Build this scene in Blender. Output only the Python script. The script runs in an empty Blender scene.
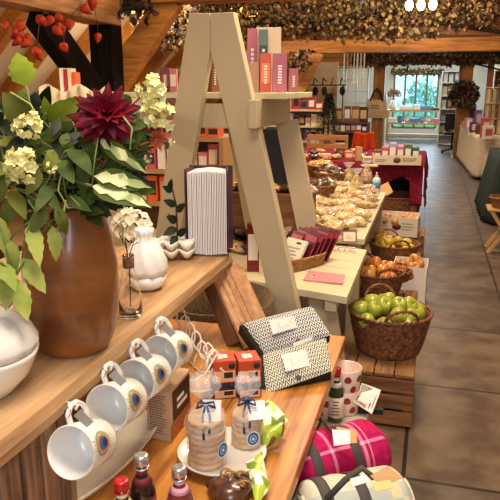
import bpy, math, random
from math import sin, cos, pi, radians, atan2, sqrt
from mathutils import Vector as V, Matrix, Quaternion, noise
random.seed(7)
sc = bpy.context.scene
col = sc.collection
# ------------------------------------------------------------------ camera
FPX, HC, PT, YW = 640.0, 1.55, radians(14.2), radians(15.65)
hv = V((-sin(YW), cos(YW), 0)); rv = V((cos(YW), sin(YW), 0))
fv = hv*cos(PT) - V((0, 0, sin(PT))); uv_ = hv*sin(PT) + V((0, 0, cos(PT)))
CAM = V((0, 0, HC))
cd = bpy.data.cameras.new('camera'); co = bpy.data.objects.new('camera', cd); col.objects.link(co)
cd.sensor_fit = 'HORIZONTAL'; cd.sensor_width = 36; cd.lens = 36*FPX/500; cd.clip_start = .05; cd.clip_end = 200
co.location = CAM; co.rotation_euler = (pi/2-PT, 0, YW); sc.camera = co
# ------------------------------------------------------------------ world and lights
sc.view_settings.view_transform = 'Standard'; sc.view_settings.look = 'None'
sc.view_settings.gamma = 1; sc.view_settings.exposure = 0.15
w = bpy.data.worlds.new('world'); sc.world = w; w.use_nodes = True
bg = w.node_tree.nodes['Background']; bg.inputs[0].default_value = (.42, .80, 1.0, 1); bg.inputs[1].default_value = 1.9
def lamp(kind, loc, power, color, size=.3, rot=(0, 0, 0), sizey=None, spot=None):
    l = bpy.data.lights.new('lamp', kind); l.energy = power; l.color = color
    o = bpy.data.objects.new(kind.lower()+'_light', l); col.objects.link(o); o.location = loc; o.rotation_euler = rot
    if kind == 'AREA':
        l.size = size
        if sizey: l.shape = 'RECTANGLE'; l.size_y = sizey
    else: l.shadow_soft_size = size
    if spot: l.spot_size = spot; l.spot_blend = .6
    return o
WARM = (1, .80, .56)
lamp('AREA', (-.35, .9, 2.75), 34, (1, .86, .70), .7)          # ceiling lights down the shop
lamp('AREA', (-.2, 2.9, 2.95), 52, WARM, .7)
lamp('AREA', (-3.0, 2.4, 2.0), 40, WARM, .6)
lamp('AREA', (-2.4, 5.6, 2.3), 42, WARM, .6)
lamp('AREA', (-.6, 5.3, 3.2), 55, WARM, .7)
lamp('AREA', (-.4, 8.6, 3.2), 70, WARM, .8)
lamp('AREA', (-2.6, 9.0, 2.6), 50, WARM, .8)
lamp('AREA', (.3, 12.4, 3.2), 60, WARM, .8)
lamp('AREA', (-2.4, 13.2, 2.9), 50, WARM, .8)
lamp('AREA', (.5, -1.2, 2.1), 32, (.82, .90, 1.0), 1.3, (radians(62), 0, 0), 1.1)   # added cool fill from behind the camera, no window built there
lamp('AREA', (-.5, 21.9, 1.6), 130, (.62, .84, 1.0), 3.0, (radians(-90), 0, 0), 1.2)  # daylight at the far window
lamp('AREA', (-.2, 18.8, 3.0), 70, (.8, .92, 1.0), 2.0)

# ------------------------------------------------------------------ places from the camera's rays
def ray(x, y): return fv + rv*((x-250)/FPX) + uv_*((250-y)/FPX)
def pz(x, y, z): d = ray(x, y); return CAM + d*((z-HC)/d.z)
def pd(x, y, D): return CAM + ray(x, y)*D
def px(x, y, X): d = ray(x, y); return CAM + d*(X/d.x)
def py(x, y, Y): d = ray(x, y); return CAM + d*(Y/d.y)
def pn(x, y, P, n): d = ray(x, y); return CAM + d*((P-CAM).dot(n)/d.dot(n))
def R(x, y, z): return Matrix.Rotation(z, 4, 'Z')@Matrix.Rotation(y, 4, 'Y')@Matrix.Rotation(x, 4, 'X')
def frame(o, x, y, z):
    m = Matrix.Identity(4)
    for i, a in enumerate((x, y, z)):
        for j in range(3): m[j][i] = a[j]
    m.translation = o; return m
def axis_frame(o, z, x=None):
    z = V(z).normalized(); x = V(x) if x else (V((1, 0, 0)) if abs(z.x) < .9 else V((0, 1, 0)))
    x = (x - z*x.dot(z)).normalized(); return frame(o, x, z.cross(x), z)

# ------------------------------------------------------------------ materials
def lin(c):
    if isinstance(c, str): c = [int(c[i:i+2], 16)/255 for i in (0, 2, 4)]
    return tuple((v/12.92 if v <= .04045 else ((v+.055)/1.055)**2.4) for v in c)+(1,)
MC = {}
def mat(name, c, rough=.6, c2=None, scale=8, stretch=(1, 1, 1), bump=0, metal=0, coat=0, trans=0, emit=0, mode='noise', detail=4, lo=.35, hi=.65, c3=None, spec=.5, alpha=1, bscale=None, sss=0, rot=(0,0,0)):
    if name in MC: return MC[name]
    m = bpy.data.materials.new(name); MC[name] = m; m.use_nodes = True
    N = m.node_tree.nodes; L = m.node_tree.links; b = N['Principled BSDF']
    b.inputs['Base Color'].default_value = lin(c); b.inputs['Roughness'].default_value = rough
    b.inputs['Metallic'].default_value = metal; b.inputs['Coat Weight'].default_value = coat; b.inputs['Coat Roughness'].default_value = .12
    b.inputs['Transmission Weight'].default_value = trans; b.inputs['Specular IOR Level'].default_value = spec
    b.inputs['Alpha'].default_value = alpha
    if sss: b.inputs['Subsurface Weight'].default_value = sss; b.inputs['Subsurface Radius'].default_value = (.02, .01, .006)
    if emit: b.inputs['Emission Color'].default_value = lin(c); b.inputs['Emission Strength'].default_value = emit
    if c2 or bump:
        t = N.new('ShaderNodeTexCoord'); mp = N.new('ShaderNodeMapping'); mp.inputs['Scale'].default_value = stretch; mp.inputs['Rotation'].default_value = rot
        L.new(t.outputs['Object'], mp.inputs[0])
        if mode == 'noise':
            n = N.new('ShaderNodeTexNoise'); n.inputs['Scale'].default_value = scale; n.inputs['Detail'].default_value = detail; out = n.outputs[0]
        elif mode == 'voronoi':
            n = N.new('ShaderNodeTexVoronoi'); n.inputs['Scale'].default_value = scale
            s = N.new('ShaderNodeSeparateColor'); L.new(n.outputs['Color'], s.inputs[0]); out = s.outputs[0]
        elif mode == 'wood':
            n = N.new('ShaderNodeTexNoise'); n.inputs['Scale'].default_value = scale; n.inputs['Detail'].default_value = 6; n.inputs['Distortion'].default_value = 1.2; out = n.outputs[0]
        L.new(mp.outputs[0], n.inputs['Vector'])
        if mode == 'wood':
            nb = N.new('ShaderNodeTexNoise'); nb.inputs['Scale'].default_value = scale*7; nb.inputs['Detail'].default_value = 3; nb.inputs['Distortion'].default_value = .6; L.new(mp.outputs[0], nb.inputs['Vector'])
            ad = N.new('ShaderNodeMix'); ad.inputs[0].default_value = .42; L.new(out, ad.inputs[2]); L.new(nb.outputs[0], ad.inputs[3]); out = ad.outputs[0]
        if c2:
            r = N.new('ShaderNodeValToRGB'); r.color_ramp.elements[0].position = lo; r.color_ramp.elements[1].position = hi
            r.color_ramp.elements[0].color = lin(c2); r.color_ramp.elements[1].color = lin(c)
            if c3: e = r.color_ramp.elements.new((lo+hi)/2); e.color = lin(c3)
            L.new(out, r.inputs[0]); L.new(r.outputs[0], b.inputs['Base Color'])
        if bump:
            bm = N.new('ShaderNodeBump'); bm.inputs['Strength'].default_value = bump; bm.inputs['Distance'].default_value = .01
            if bscale:
                n2 = N.new('ShaderNodeTexNoise'); n2.inputs['Scale'].default_value = bscale; L.new(mp.outputs[0], n2.inputs['Vector']); out = n2.outputs[0]
            L.new(out, bm.inputs['Height']); L.new(bm.outputs[0], b.inputs['Normal'])
    return m
def wood(name, c, c2, axis='y', scale=9, rough=.5, c3=None, bump=.25, coat=0):
    k = {'x': (.09, 1, 1), 'y': (1, .09, 1), 'z': (1, 1, .09)}[axis]
    return mat(name, c, rough, c2, scale, k, bump, mode='wood', lo=.38, hi=.62, c3=c3, coat=coat)
def cloth(name, c, c2=None, scale=40, bump=.3): return mat(name, c, .9, c2 or c, scale, bump=bump, spec=.2)
def plain(c, rough=.6, **k): return mat('plain_'+(c if isinstance(c, str) else 'x')+str(int(rough*100)), c, rough, **k)
def herring(name, ca, cb):
    m = bpy.data.materials.new(name); m.use_nodes = True; N = m.node_tree.nodes; L = m.node_tree.links; b = N['Principled BSDF']; b.inputs['Roughness'].default_value = .9
    t = N.new('ShaderNodeTexCoord'); s = N.new('ShaderNodeSeparateXYZ'); L.new(t.outputs['Object'], s.inputs[0])
    nz = N.new('ShaderNodeTexNoise'); nz.inputs['Scale'].default_value = 90; L.new(t.outputs['Object'], nz.inputs['Vector'])
    def mth(op, a, bb=None):
        n = N.new('ShaderNodeMath'); n.operation = op
        for i, q in enumerate((a, bb)):
            if q is None: continue
            if isinstance(q, (int, float)): n.inputs[i].default_value = q
            else: L.new(q, n.inputs[i])
        return n.outputs[0]
    zig = mth('PINGPONG', s.outputs[0], .009)
    v = mth('ADD', mth('MULTIPLY', zig, 2.0), s.outputs[1])
    v = mth('ADD', v, mth('MULTIPLY', nz.outputs[0], .002))
    f = mth('FRACT', mth('MULTIPLY', v, 78))
    g = mth('GREATER_THAN', f, .5)
    mx = N.new('ShaderNodeMix'); mx.data_type = 'RGBA'; L.new(g, mx.inputs[0]); mx.inputs[6].default_value = lin(ca); mx.inputs[7].default_value = lin(cb)
    L.new(mx.outputs[2], b.inputs['Base Color']); return m

# ------------------------------------------------------------------ mesh builder
class B:
    def __init__(s): s.v = []; s.f = []; s.m = []; s.s = []; s.M = Matrix.Identity(4); s.mi = 0; s.sm = False
    def add(s, vs, fs, smooth=None):
        k = len(s.v); s.v += [s.M@V(p) for p in vs]
        for f in fs: s.f.append([i+k for i in f]); s.m.append(s.mi); s.s.append(s.sm if smooth is None else smooth)
        return s
    def box(s, c, d, r=None):
        m = Matrix.Translation(V(c))@(r or Matrix.Identity(4)); x, y, z = d[0]/2, d[1]/2, d[2]/2
        vs = [m@V((a*x, b*y, e*z)) for a in (-1, 1) for b in (-1, 1) for e in (-1, 1)]
        return s.add(vs, [(0, 1, 3, 2), (4, 6, 7, 5), (0, 4, 5, 1), (2, 3, 7, 6), (0, 2, 6, 4), (1, 5, 7, 3)], False)
    def hexa(s, q, t):      # prism between two quads
        return s.add(list(q)+list(t), [(3, 2, 1, 0), (4, 5, 6, 7), (0, 1, 5, 4), (1, 2, 6, 5), (2, 3, 7, 6), (3, 0, 4, 7)], False)
    def beam(s, a, b, w, d, up=(0, 0, 1)):   # bar from a to b, w across, d along up
        a, b = V(a), V(b); z = (b-a); L = z.length; z.normalize(); x = V(up).cross(z).normalized(); y = z.cross(x)
        return s.box((0, 0, 0), (w, d, L), None) if False else s._bm(a, b, x, y, w, d)
    def _bm(s, a, b, x, y, w, d):
        q = [a-x*w/2-y*d/2, a+x*w/2-y*d/2, a+x*w/2+y*d/2, a-x*w/2+y*d/2]; t = [p+(b-a) for p in q]; return s.hexa(q, t)
    def tube(s, pts, r, n=8, cap=True):
        pts = [V(p) for p in pts]; rs = r if isinstance(r, (list, tuple)) else [r]*len(pts); vs = []; fs = []
        ref = V((0, 0, 1)) if abs((pts[-1]-pts[0]).normalized().z) < .9 else V((1, 0, 0)); px_ = None
        for i, p in enumerate(pts):
            t = (pts[min(i+1, len(pts)-1)]-pts[max(i-1, 0)]).normalized()
            x = (px_ - t*px_.dot(t)) if px_ is not None else ref.cross(t)
            if x.length < 1e-6: x = t.orthogonal()
            x.normalize(); px_ = x; y = t.cross(x)
            vs += [p+(x*cos(2*pi*k/n)+y*sin(2*pi*k/n))*rs[i] for k in range(n)]
        for i in range(len(pts)-1):
            for k in range(n): fs.append((i*n+k, i*n+(k+1) % n, (i+1)*n+(k+1) % n, (i+1)*n+k))
        if cap: fs += [tuple(range(n))[::-1], tuple(range((len(pts)-1)*n, len(pts)*n))]
        return s.add(vs, fs, True)
    def lathe(s, prof, c=(0, 0, 0), n=32, sx=1, sy=1, fn=None, arc=None):
        c = V(c); vs = []; fs = []
        for i, (r, z) in enumerate(prof):
            for k in range(n):
                a = 2*pi*k/n; rr = r+(fn(a, z, i) if fn else 0); vs.append(c+V((rr*cos(a)*sx, rr*sin(a)*sy, z)))
        for i in range(len(prof)-1):
            for k in range(n): fs.append((i*n+k, i*n+(k+1) % n, (i+1)*n+(k+1) % n, (i+1)*n+k))
        if prof[0][0] > 0: fs.append(tuple(range(n))[::-1])
        if prof[-1][0] > 0: fs.append(tuple(range((len(prof)-1)*n, len(prof)*n)))
        return s.add(vs, fs, True)
    def ball(s, c, r, n=14, m=8, nz=0, nf=3, seed=0, R_=None):
        r = (r, r, r) if isinstance(r, (int, float)) else r; vs = []; fs = []; c = V(c); R_ = R_ or Matrix.Identity(4)
        for i in range(m+1):
            for k in range(n):
                t = pi*i/m; a = 2*pi*k/n; d = V((sin(t)*cos(a), sin(t)*sin(a), cos(t)))
                q = 1+(nz*noise.noise(d*nf+V((seed*7.1, seed*3.3, seed))) if nz else 0); vs.append(c+R_@V((d.x*r[0]*q, d.y*r[1]*q, d.z*r[2]*q)))
        for i in range(m):
            for k in range(n): fs.append((i*n+k, (i+1)*n+k, (i+1)*n+(k+1) % n, i*n+(k+1) % n))
        return s.add(vs, fs, True)
    def leaf(s, a, b, w, nrm, n=7, bend=.12, cup=.15, saw=0, mid=None):
        a, b = V(a), V(b); t = b-a; L = t.length; t.normalize(); x = t.cross(V(nrm)).normalized(); z = x.cross(t).normalized(); vs = []; fs = []
        for i in range(n+1):
            u = i/n; ww = w*(sin(pi*min(1, u**.75))**.9)*.5 if 0 < u < 1 else 0
            if saw and i % 2: ww *= 1-saw
            c = a+t*(L*u)+z*(bend*L*sin(pi*u))
            vs += [c-x*ww+z*(cup*ww), c, c+x*ww+z*(cup*ww)]
        for i in range(n):
            k = i*3; fs += [(k, k+1, k+4, k+3), (k+1, k+2, k+5, k+4)]
        return s.add(vs, fs, True)
    def grid(s, fn, nu, nv):
        vs = [fn(i/nu, j/nv) for i in range(nu+1) for j in range(nv+1)]
        fs = [(i*(nv+1)+j, (i+1)*(nv+1)+j, (i+1)*(nv+1)+j+1, i*(nv+1)+j+1) for i in range(nu) for j in range(nv)]
        return s.add(vs, fs, True)
def obj(name, b, mats, parent=None, at=None, M=None, bevel=0, kind=None, solid=0, sub=0):
    me = bpy.data.meshes.new(name); vs = b.v
    if at is not None: at = V(at); vs = [p-at for p in vs]
    me.from_pydata([tuple(p) for p in vs], [], b.f)
    for m in (mats if isinstance(mats, (list, tuple)) else [mats]): me.materials.append(m)
    me.polygons.foreach_set('material_index', b.m); me.polygons.foreach_set('use_smooth', b.s); me.update()
    o = bpy.data.objects.new(name, me); col.objects.link(o)
    if parent: o.parent = parent
    elif at is not None: o.location = at
    if M is not None: o.matrix_world = M
    if bevel: md = o.modifiers.new('bevel', 'BEVEL'); md.width = bevel; md.segments = 2; md.limit_method = 'ANGLE'
    if solid: md = o.modifiers.new('solid', 'SOLIDIFY'); md.thickness = solid; md.offset = 0
    if sub: md = o.modifiers.new('sub', 'SUBSURF'); md.levels = sub; md.render_levels = sub
    if kind: o['kind'] = kind
    return o
def tag(o, label, cat, group=None):
    o['label'] = label; o['category'] = cat
    if group: o['group'] = group
    return o
def T(name, label, cat, loc=(0, 0, 0), rz=0, group=None, M=None):
    o = bpy.data.objects.new(name, None); col.objects.link(o); o.empty_display_size = .05
    o.location = loc; o.rotation_euler = (0, 0, rz)
    if M is not None: o.matrix_basis = M
    return tag(o, label, cat, group)
def kids(o): return [c for c in bpy.data.objects if c.parent == o]
def dup(o, loc=None, rz=None, label=None, parent=None, M=None, group=None, scale=None):
    ch = kids(o); c = o.copy(); col.objects.link(c)
    if parent: c.parent = parent
    if loc is not None: c.location = loc
    if rz is not None: c.rotation_euler = (0, 0, rz)
    if M is not None: c.matrix_basis = M
    if scale is not None: c.scale = (scale,)*3 if isinstance(scale, (int, float)) else scale
    if label: c['label'] = label
    if group: c['group'] = group
    for k in ch: dup(k, parent=c)
    return c
rnd = random.uniform
def scrib(b, o, x, y, n, w, h, hgt=.35):   # lines of tiny lettering: o corner, x/y dirs
    x, y = V(x), V(y); z = x.cross(y).normalized()*.0006
    for i in range(n):
        u = 0; yy = h*(i+.3)/n; hh = h/n*hgt
        end = w*rnd(.7, 1)
        while u < end:
            l = min(w*rnd(.06, .16), end-u)
            if l > w*.02: q = V(o)+x*u+y*yy+z; b.add([q, q+x*l, q+x*l+y*hh, q+y*hh], [(0, 1, 2, 3)], False)
            u += l+w*.04

# ------------------------------------------------------------------ palette
OAK = wood('oak_orange', 'd08c3c', '8a5420', 'x', 7, .55)
OAKY = wood('oak_orange_y', 'c48a4c', '83542a', 'y', 7, .55)
OAKZ = wood('oak_orange_z', 'c07c36', '7a481c', 'z', 7, .55)
DARKZ = mat('dark_timber', '1a0f09', .9, '080403', 7, (1, 1, .1), .25, mode='wood', spec=.1)
PLASTER = mat('plaster', 'ead9bd', .9, 'd9c29c', 3, bump=.15)
SAGE = mat('sage_paint', 'c9b795', .5, 'c0ae8c', 3, bump=.06)
SAGE2 = mat('sage_paint_plank', 'ddd0aa', .5, 'd2c49e', 3, bump=.06)
SCAF = wood('rough_board', 'caa67a', '8a6444', 'y', 5, .75, c3='b68c60', bump=.6)
SCAFD = wood('rough_board_end', 'ad8866', '5a3e2a', 'z', 9, .75, bump=.5)
PINE = wood('pine_top', 'd99c4e', '96591f', 'y', 6, .36, c3='c9863a', bump=.12, coat=.15)
WHITE = mat('white_glaze', 'f2efe8', .18, coat=.5)
CREAMG = mat('cream_glaze', 'ece0c8', .3, coat=.3)
GLASS = mat('clear_glass', 'ffffff', .03, trans=1, spec=.5)
BLACK = plain('161214', .5)
PAPER = plain('f3efe6', .8)
KRAFT = plain('c39a6c', .85)
WIRE = mat('white_wire', 'efe9dd', .35)

# ------------------------------------------------------------------ structure
def st(name, b, m, **k): return obj(name, b, m, kind='structure', **k)
# floor with stone slabs
fm = bpy.data.materials.new('stone_slabs'); fm.use_nodes = True; N = fm.node_tree.nodes; L = fm.node_tree.links
t = N.new('ShaderNodeTexCoord'); br = N.new('ShaderNodeTexBrick'); mp = N.new('ShaderNodeMapping'); mp.inputs['Rotation'].default_value = (0, 0, pi/2); mp.inputs['Location'].default_value = (.15, .02, 0)
L.new(t.outputs['Object'], mp.inputs[0]); L.new(mp.outputs[0], br.inputs[0])
br.inputs['Color1'].default_value = lin('6b5c4c'); br.inputs['Color2'].default_value = lin('7a6650'); br.inputs['Mortar'].default_value = lin('2a221b')
br.inputs['Scale'].default_value = 1; br.inputs['Mortar Size'].default_value = .011; br.inputs['Brick Width'].default_value = .9; br.inputs['Row Height'].default_value = .6; br.inputs['Mortar Smooth'].default_value = .4
n1 = N.new('ShaderNodeTexNoise'); n1.inputs['Scale'].default_value = 5; n1.inputs['Detail'].default_value = 8; L.new(t.outputs['Object'], n1.inputs[0])
mx = N.new('ShaderNodeMix'); mx.data_type = 'RGBA'; mx.blend_type = 'MULTIPLY'; mx.inputs[0].default_value = .95
rp = N.new('ShaderNodeValToRGB'); rp.color_ramp.elements[0].position = .3; rp.color_ramp.elements[1].position = .7; rp.color_ramp.elements[0].position = .38; rp.color_ramp.elements[1].position = .62; rp.color_ramp.elements[0].color = (.42, .34, .27, 1)
L.new(n1.outputs[0], rp.inputs[0]); L.new(br.outputs[0], mx.inputs[6]); L.new(rp.outputs[0], mx.inputs[7]); P = N['Principled BSDF']
L.new(mx.outputs[2], P.inputs['Base Color']); P.inputs['Roughness'].default_value = .42; P.inputs['Specular IOR Level'].default_value = .45
bp = N.new('ShaderNodeBump'); bp.inputs['Strength'].default_value = .25; bp.inputs['Distance'].default_value = .02; L.new(n1.outputs[0], bp.inputs['Height']); L.new(bp.outputs[0], P.inputs['Normal'])
XL, XR, YB, YP, YF = -4.6, 3.0, -1.8, 15.7, 22.2
b = B(); b.box(((XL+XR)/2, (YB+YF)/2, -.05), (XR-XL, YF-YB, .1)); st('floor', b, fm)
# roof slopes: z = zr - |x - xr|
xr_, zr_ = -.75, 4.49
def rz_(x): return zr_-abs(x-xr_)
b = B()
for s in (-1, 1):
    xe = XL if s < 0 else XR; xe2 = xe
    q = [(xr_, YB, zr_), (xe, YB, rz_(xe)), (xe, YF, rz_(xe)), (xr_, YF, zr_)]
    q = q if s > 0 else q
    b.hexa([V(p) for p in q], [V(p)+V((0, 0, .1)) for p in q])
st('ceiling', b, PLASTER)
for n, x in (('wall_left', XL), ('wall_right', XR)):
    b = B(); h = rz_(x); b.box((x+(.05 if x > 0 else -.05), (YB+YF)/2, h/2), (.1, YF-YB, h+.1)); st(n, b, PLASTER)
b = B(); b.box(((XL+XR)/2, YB-.05, 2.3), (XR-XL, .1, 4.6)); st('wall_back', b, PLASTER)
# far wall with the window opening  x -1.35..0.25, z .45..2.05
wx0, wx1, wz0, wz1 = -1.32, .12, .25, 2.02
b = B()
for x0, x1, z0, z1 in ((XL, wx0, 0, 4.6), (wx1, XR, 0, 4.6), (wx0, wx1, 0, wz0), (wx0, wx1, wz1, 4.6)):
    b.box(((x0+x1)/2, YF+.06, (z0+z1)/2), (x1-x0, .12, z1-z0))
WH2 = mat('annex_white', 'f0f0ea', .8)
st('wall_far', b, WH2)
# partition between shop and annex : posts and beam with openings
b = B()
for x0, x1, z0, z1 in ((XL, -2.35, 0, 3.2), (-2.35, -1.5, 2.05, 3.2), (-1.5, 3, 2.28, 4.4), (2.2, XR, 0, 2.3), (-2.35, -1.5, 0, .9)):
    b.box(((x0+x1)/2, YP+.1, (z0+z1)/2), (x1-x0, .1, z1-z0))
st('wall_partition', b, mat('warm_partition', 'd8bd92', .9, 'caa97c', 3))
# rafters, each its own timber
RAFT = mat('rafter_timber', 'd4903c', .6, 'a0642a', 5, (1, 1, 1), .2, mode='wood')
i = 1
y = 3.2
while y < 15:
    b = B(); x0 = XL+.02
    b.beam((x0, y, rz_(x0)-.06), (xr_-.05, y, zr_-.11), .11, .14, up=(0, 0, 1)); st('trim_%d' % i, b, RAFT); i += 1
    b = B(); b.beam((xr_+.05, y, zr_-.11), (XR-.02, y, rz_(XR)-.06), .11, .14); st('trim_%d' % i, b, RAFT); i += 1
    y += .62
# tie beams
def trim(b, m, bevel=.008):
    global i
    o = st('trim_%d' % i, b, m, bevel=bevel); i += 1; return o
b = B(); b.box((.3, 4.2, 2.19), (6.2-.6, .17, .2)); trim(b, OAK)                      # nearest, above the post
pA = pd(95, 22, 4.05)
b = B(); b.beam((pA.x, -.5, pA.z+.13), (pA.x, 4.05, pA.z+.1), .18, .22); trim(b, OAKY)  # wall plate running to the post
b = B(); b.box((-.4, 7.1, 2.16), (7, .2, .2)); trim(b, OAK)
b = B(); b.box((-.4, 10.3, 2.165), (7.2, .2, .19)); trim(b, OAK)
b = B(); b.box((-.9, YP-.05, 2.16), (7.4, .22, .2)); trim(b, OAK)
# post by the bouquet
pp = pd(107, 60, 4.25)
b = B(); b.box((pp.x, pp.y, 1.08), (.16, .16, 2.16)); trim(b, DARKZ)
b = B(); a0 = px(36, 12, pp.x+.0); a1 = px(100, 100, pp.x)
b.beam(a0, a1, .10, .15, up=(1, 0, 0)) if False else b.beam(a0, a1, .09, .17, up=(0, 0, 1)); trim(b, DARKZ)
b = B(); b.beam(py(172, -2, 4.2), py(112, 92, 4.2), .10, .17); trim(b, OAK)
# posts of the partition
for xx, ww in ((378, .26), (463, .30), (487, .14)):
    p = py(xx, 110, YP-.05); b = B(); b.box((p.x, YP-.05, 1.03), (ww, .2, 2.06)); trim(b, OAKZ)
# middle post and brace at the second beam
p = py(296, 75, 10.3); b = B(); b.box((p.x, 10.3, 1.04), (.17, .17, 2.07)); trim(b, DARKZ)
b = B(); b.beam(py(318, 52, 10.25), py(298, 92, 10.25), .1, .2); trim(b, OAK)
p = pd(352, 90, 15.4)
# far window: frame, mullions, glass
def window(name, x0, x1, z0, z1, y, nx, zs, m, t_=.05):
    b = B(); b.box(((x0+x1)/2, y, z0), (x1-x0, .08, t_)); b.box(((x0+x1)/2, y, z1), (x1-x0, .08, t_))
    for k in range(nx+1): b.box((x0+(x1-x0)*k/nx, y, (z0+z1)/2), (t_, .08, z1-z0))
    for z in zs: b.box(((x0+x1)/2, y, z), (x1-x0, .06, t_*.7))
    o = st(name, b, m); g = B(); g.box(((x0+x1)/2, y+.01, (z0+z1)/2), (x1-x0, .008, z1-z0))
    q = obj('window_pane', g, mat('pane_glass', 'ffffff', 0, trans=1), o); q['kind'] = 'structure'; return o
window('window_1', wx0+.03, wx1-.03, wz0+.03, wz1-.03, YF+.03, 4, [], mat('grey_frame', '8e8478', .6), .06)
window('window_2', -2.32, -1.53, .93, 2.02, YP+.1, 3, [1.2, 1.47, 1.74], plain('e8e4d8', .5), .03)
# outside
b = B(); b.box((-.5, 40, -.3), (60, 35, .1)); tag(obj('lawn', b, mat('lawn', '7fae4e', .9, '5f9440', 6), kind='stuff'), 'pale green lawn outside the far window', 'lawn')
def bush(name, c, r, label, n=500, m=None, grp=None, sz=.16):
    b = B(); 
    for k in range(n):
        d = V((random.gauss(0, 1), random.gauss(0, 1), random.gauss(0, 1))).normalized(); p = V((d.x*r[0], d.y*r[1], abs(d.z)*r[2]))*rnd(.75, 1.02); q = V((random.gauss(0, 1), random.gauss(0, 1), random.gauss(0, 1))).normalized()
        b.leaf(p, p+q*sz*2, sz, d, 3)
    b.tube([(0, 0, 0), (0, 0, r[2]*.5)], .08, 6)
    return tag(obj(name, b, m or mat('garden_green', 'b8e0c4', .8, '92c8c8', 2), at=None), label, 'tree')
for k, (x, y, r) in enumerate(((-3.2, 33, (1.6, 1.5, 3.0)), (-.6, 36, (1.3, 1.3, 2.2)), (-6.5, 38, (2, 2, 4)))):
    o = bush('garden_tree', (x, y), r, ['round blue-green tree outside the left panes of the far window', 'small round tree outside the middle panes of the far window', 'tallest tree outside at the far left of the garden'][k]); o.location = (x, y, -.2)

# ------------------------------------------------------------------ hop garlands
HOP = [mat('hop_tan', '8a7448', .9), mat('hop_olive', '5c5230', .9), mat('hop_brown', '543622', .9), mat('hop_dark', '2c2018', .9), mat('hop_gold', 'a88450', .9), mat('hop_pink', '8a6458', .9)]
def garland(label, x0, x1, y, zf, n, size, wts, dy=.25):
    b = B()
    for k in range(n):
        x = rnd(x0, x1); zlo, zhi = zf(x); z = zlo+(zhi-zlo)*random.betavariate(1.6, 1.4) + .03*noise.noise(V((x*6, 0, 0)))
        p = V((x, y+random.gauss(0, dy*.5), z)); b.mi = random.choices(range(6), wts)[0]
        d = V((rnd(-1, 1), rnd(-1, .4), rnd(-1.6, .4))).normalized(); s = size*rnd(.7, 1.5)
        if k % 3: b.leaf(p, p+d*s, s*.75, V((rnd(-1, 1), -1, rnd(-.5, 1))), 3, .2, .3)
        else: b.lathe([(0, 0), (s*.3, s*.15), (s*.28, s*.45), (0, s*.8)], p, 5)
    b.mi = 3; b.tube([(x0, y, (sum(zf(x0))/2)), ((x0+x1)/2, y, sum(zf((x0+x1)/2))/2), (x1, y, sum(zf(x1))/2)], .02, 5)
    return tag(obj('hop_garland', b, HOP, at=(x0, y, 2.2)), label, 'garland')
garland('thick dried hop garland draped over the second ceiling beam', -2.95, 2.0, 6.85, lambda x: (2.02+.04*sin(x*3)+(.04 if x > 0 else 0), min(2.52, rz_(x)-.14)), 6800, .042, (5, 4, 4, 3, 2.2, 1.2), .22)
garland('dried hop bunch drooping beside the orange brace above the left leg of the trestle', py(140, 50, 5.6).x, py(200, 50, 5.6).x, 5.6, lambda x: (1.86+.25*abs(x-py(168, 50, 5.6).x), 2.35), 750, .045, (3, 2, 3, 2, 2, 4), .15)
garland('short dark sprays of dried leaves hanging from the nearest beam by the post', py(104, 10, 4.05).x, py(150, 10, 4.05).x, 4.08, lambda x: (1.98, 2.14), 90, .045, (1, 2, 3, 6, 0, 0), .06)
garland('dark narrow hop garland along the furthest beam before the annex', -1.9, 2.3, 15.35, lambda x: (2.05, min(2.38, rz_(x)-.1)), 2200, .075, (2, 2, 5, 6, .6, 1), .1)
garland('thin hop garland strung over the top of the far window', wx0-.1, wx1+.1, 22.0, lambda x: (1.98, 2.12), 260, .09, (5, 3, 3, 1, 3, 1), .05)
garland('pale hop sprigs left of the middle post under the long beam', py(290, 60, 9.9).x, py(308, 60, 9.9).x, 9.95, lambda x: (1.78, 2.1), 160, .06, (4, 3, 4, 2, 3, 3), .1)
# rose hips / lantern pods strung on the left beam
b0 = px(50, 12, pA.x+.10)
pods = [(50, 20), (58, 18), (14, 33), (21, 35), (28, 38), (26, 43), (37, 53), (64, 47), (98, 37), (85, 9), (41, 20), (5, 25), (57, 30), (20, 26), (69, 24), (93, 3), (60, 28), (17, 41)]
POD = mat('lantern_pod', 'c04018', .6, '8a1c10', 30, spec=.2); t0 = T('lantern_pod_vine', 'vine of orange-red papery lantern pods hanging on the beam top left', 'vine', b0)
b = B(); pts = sorted(pods)
vp = [px(q[0], q[1]-4, pA.x+.14) for q in pts]
for k in range(len(vp)-1):
    m_ = (vp[k]+vp[k+1])/2+V((0, 0, .02)); b.tube([vp[k], m_, vp[k+1]], .0022, 5)
obj('stem', b, mat('vine_stem', '4a2a18', .8), t0, at=b0)
for q in pts:
    p = px(q[0], q[1], pA.x+.14); bb = B(); bb.M = Matrix.Translation(p)@R(rnd(-.9, .9), rnd(-.9, .9), rnd(0, 6))
    s = rnd(.018, .026)*(p-CAM).length/3; bb.lathe([(0, s*1.1), (s*.35, s*.95), (s*.8, s*.4), (s*.9, 0), (s*.6, -s*.6), (0, -s*1.5)], n=10, fn=lambda a, z, i_: s*.12*cos(5*a)); obj('pod', bb, POD, t0, at=b0)

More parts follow.
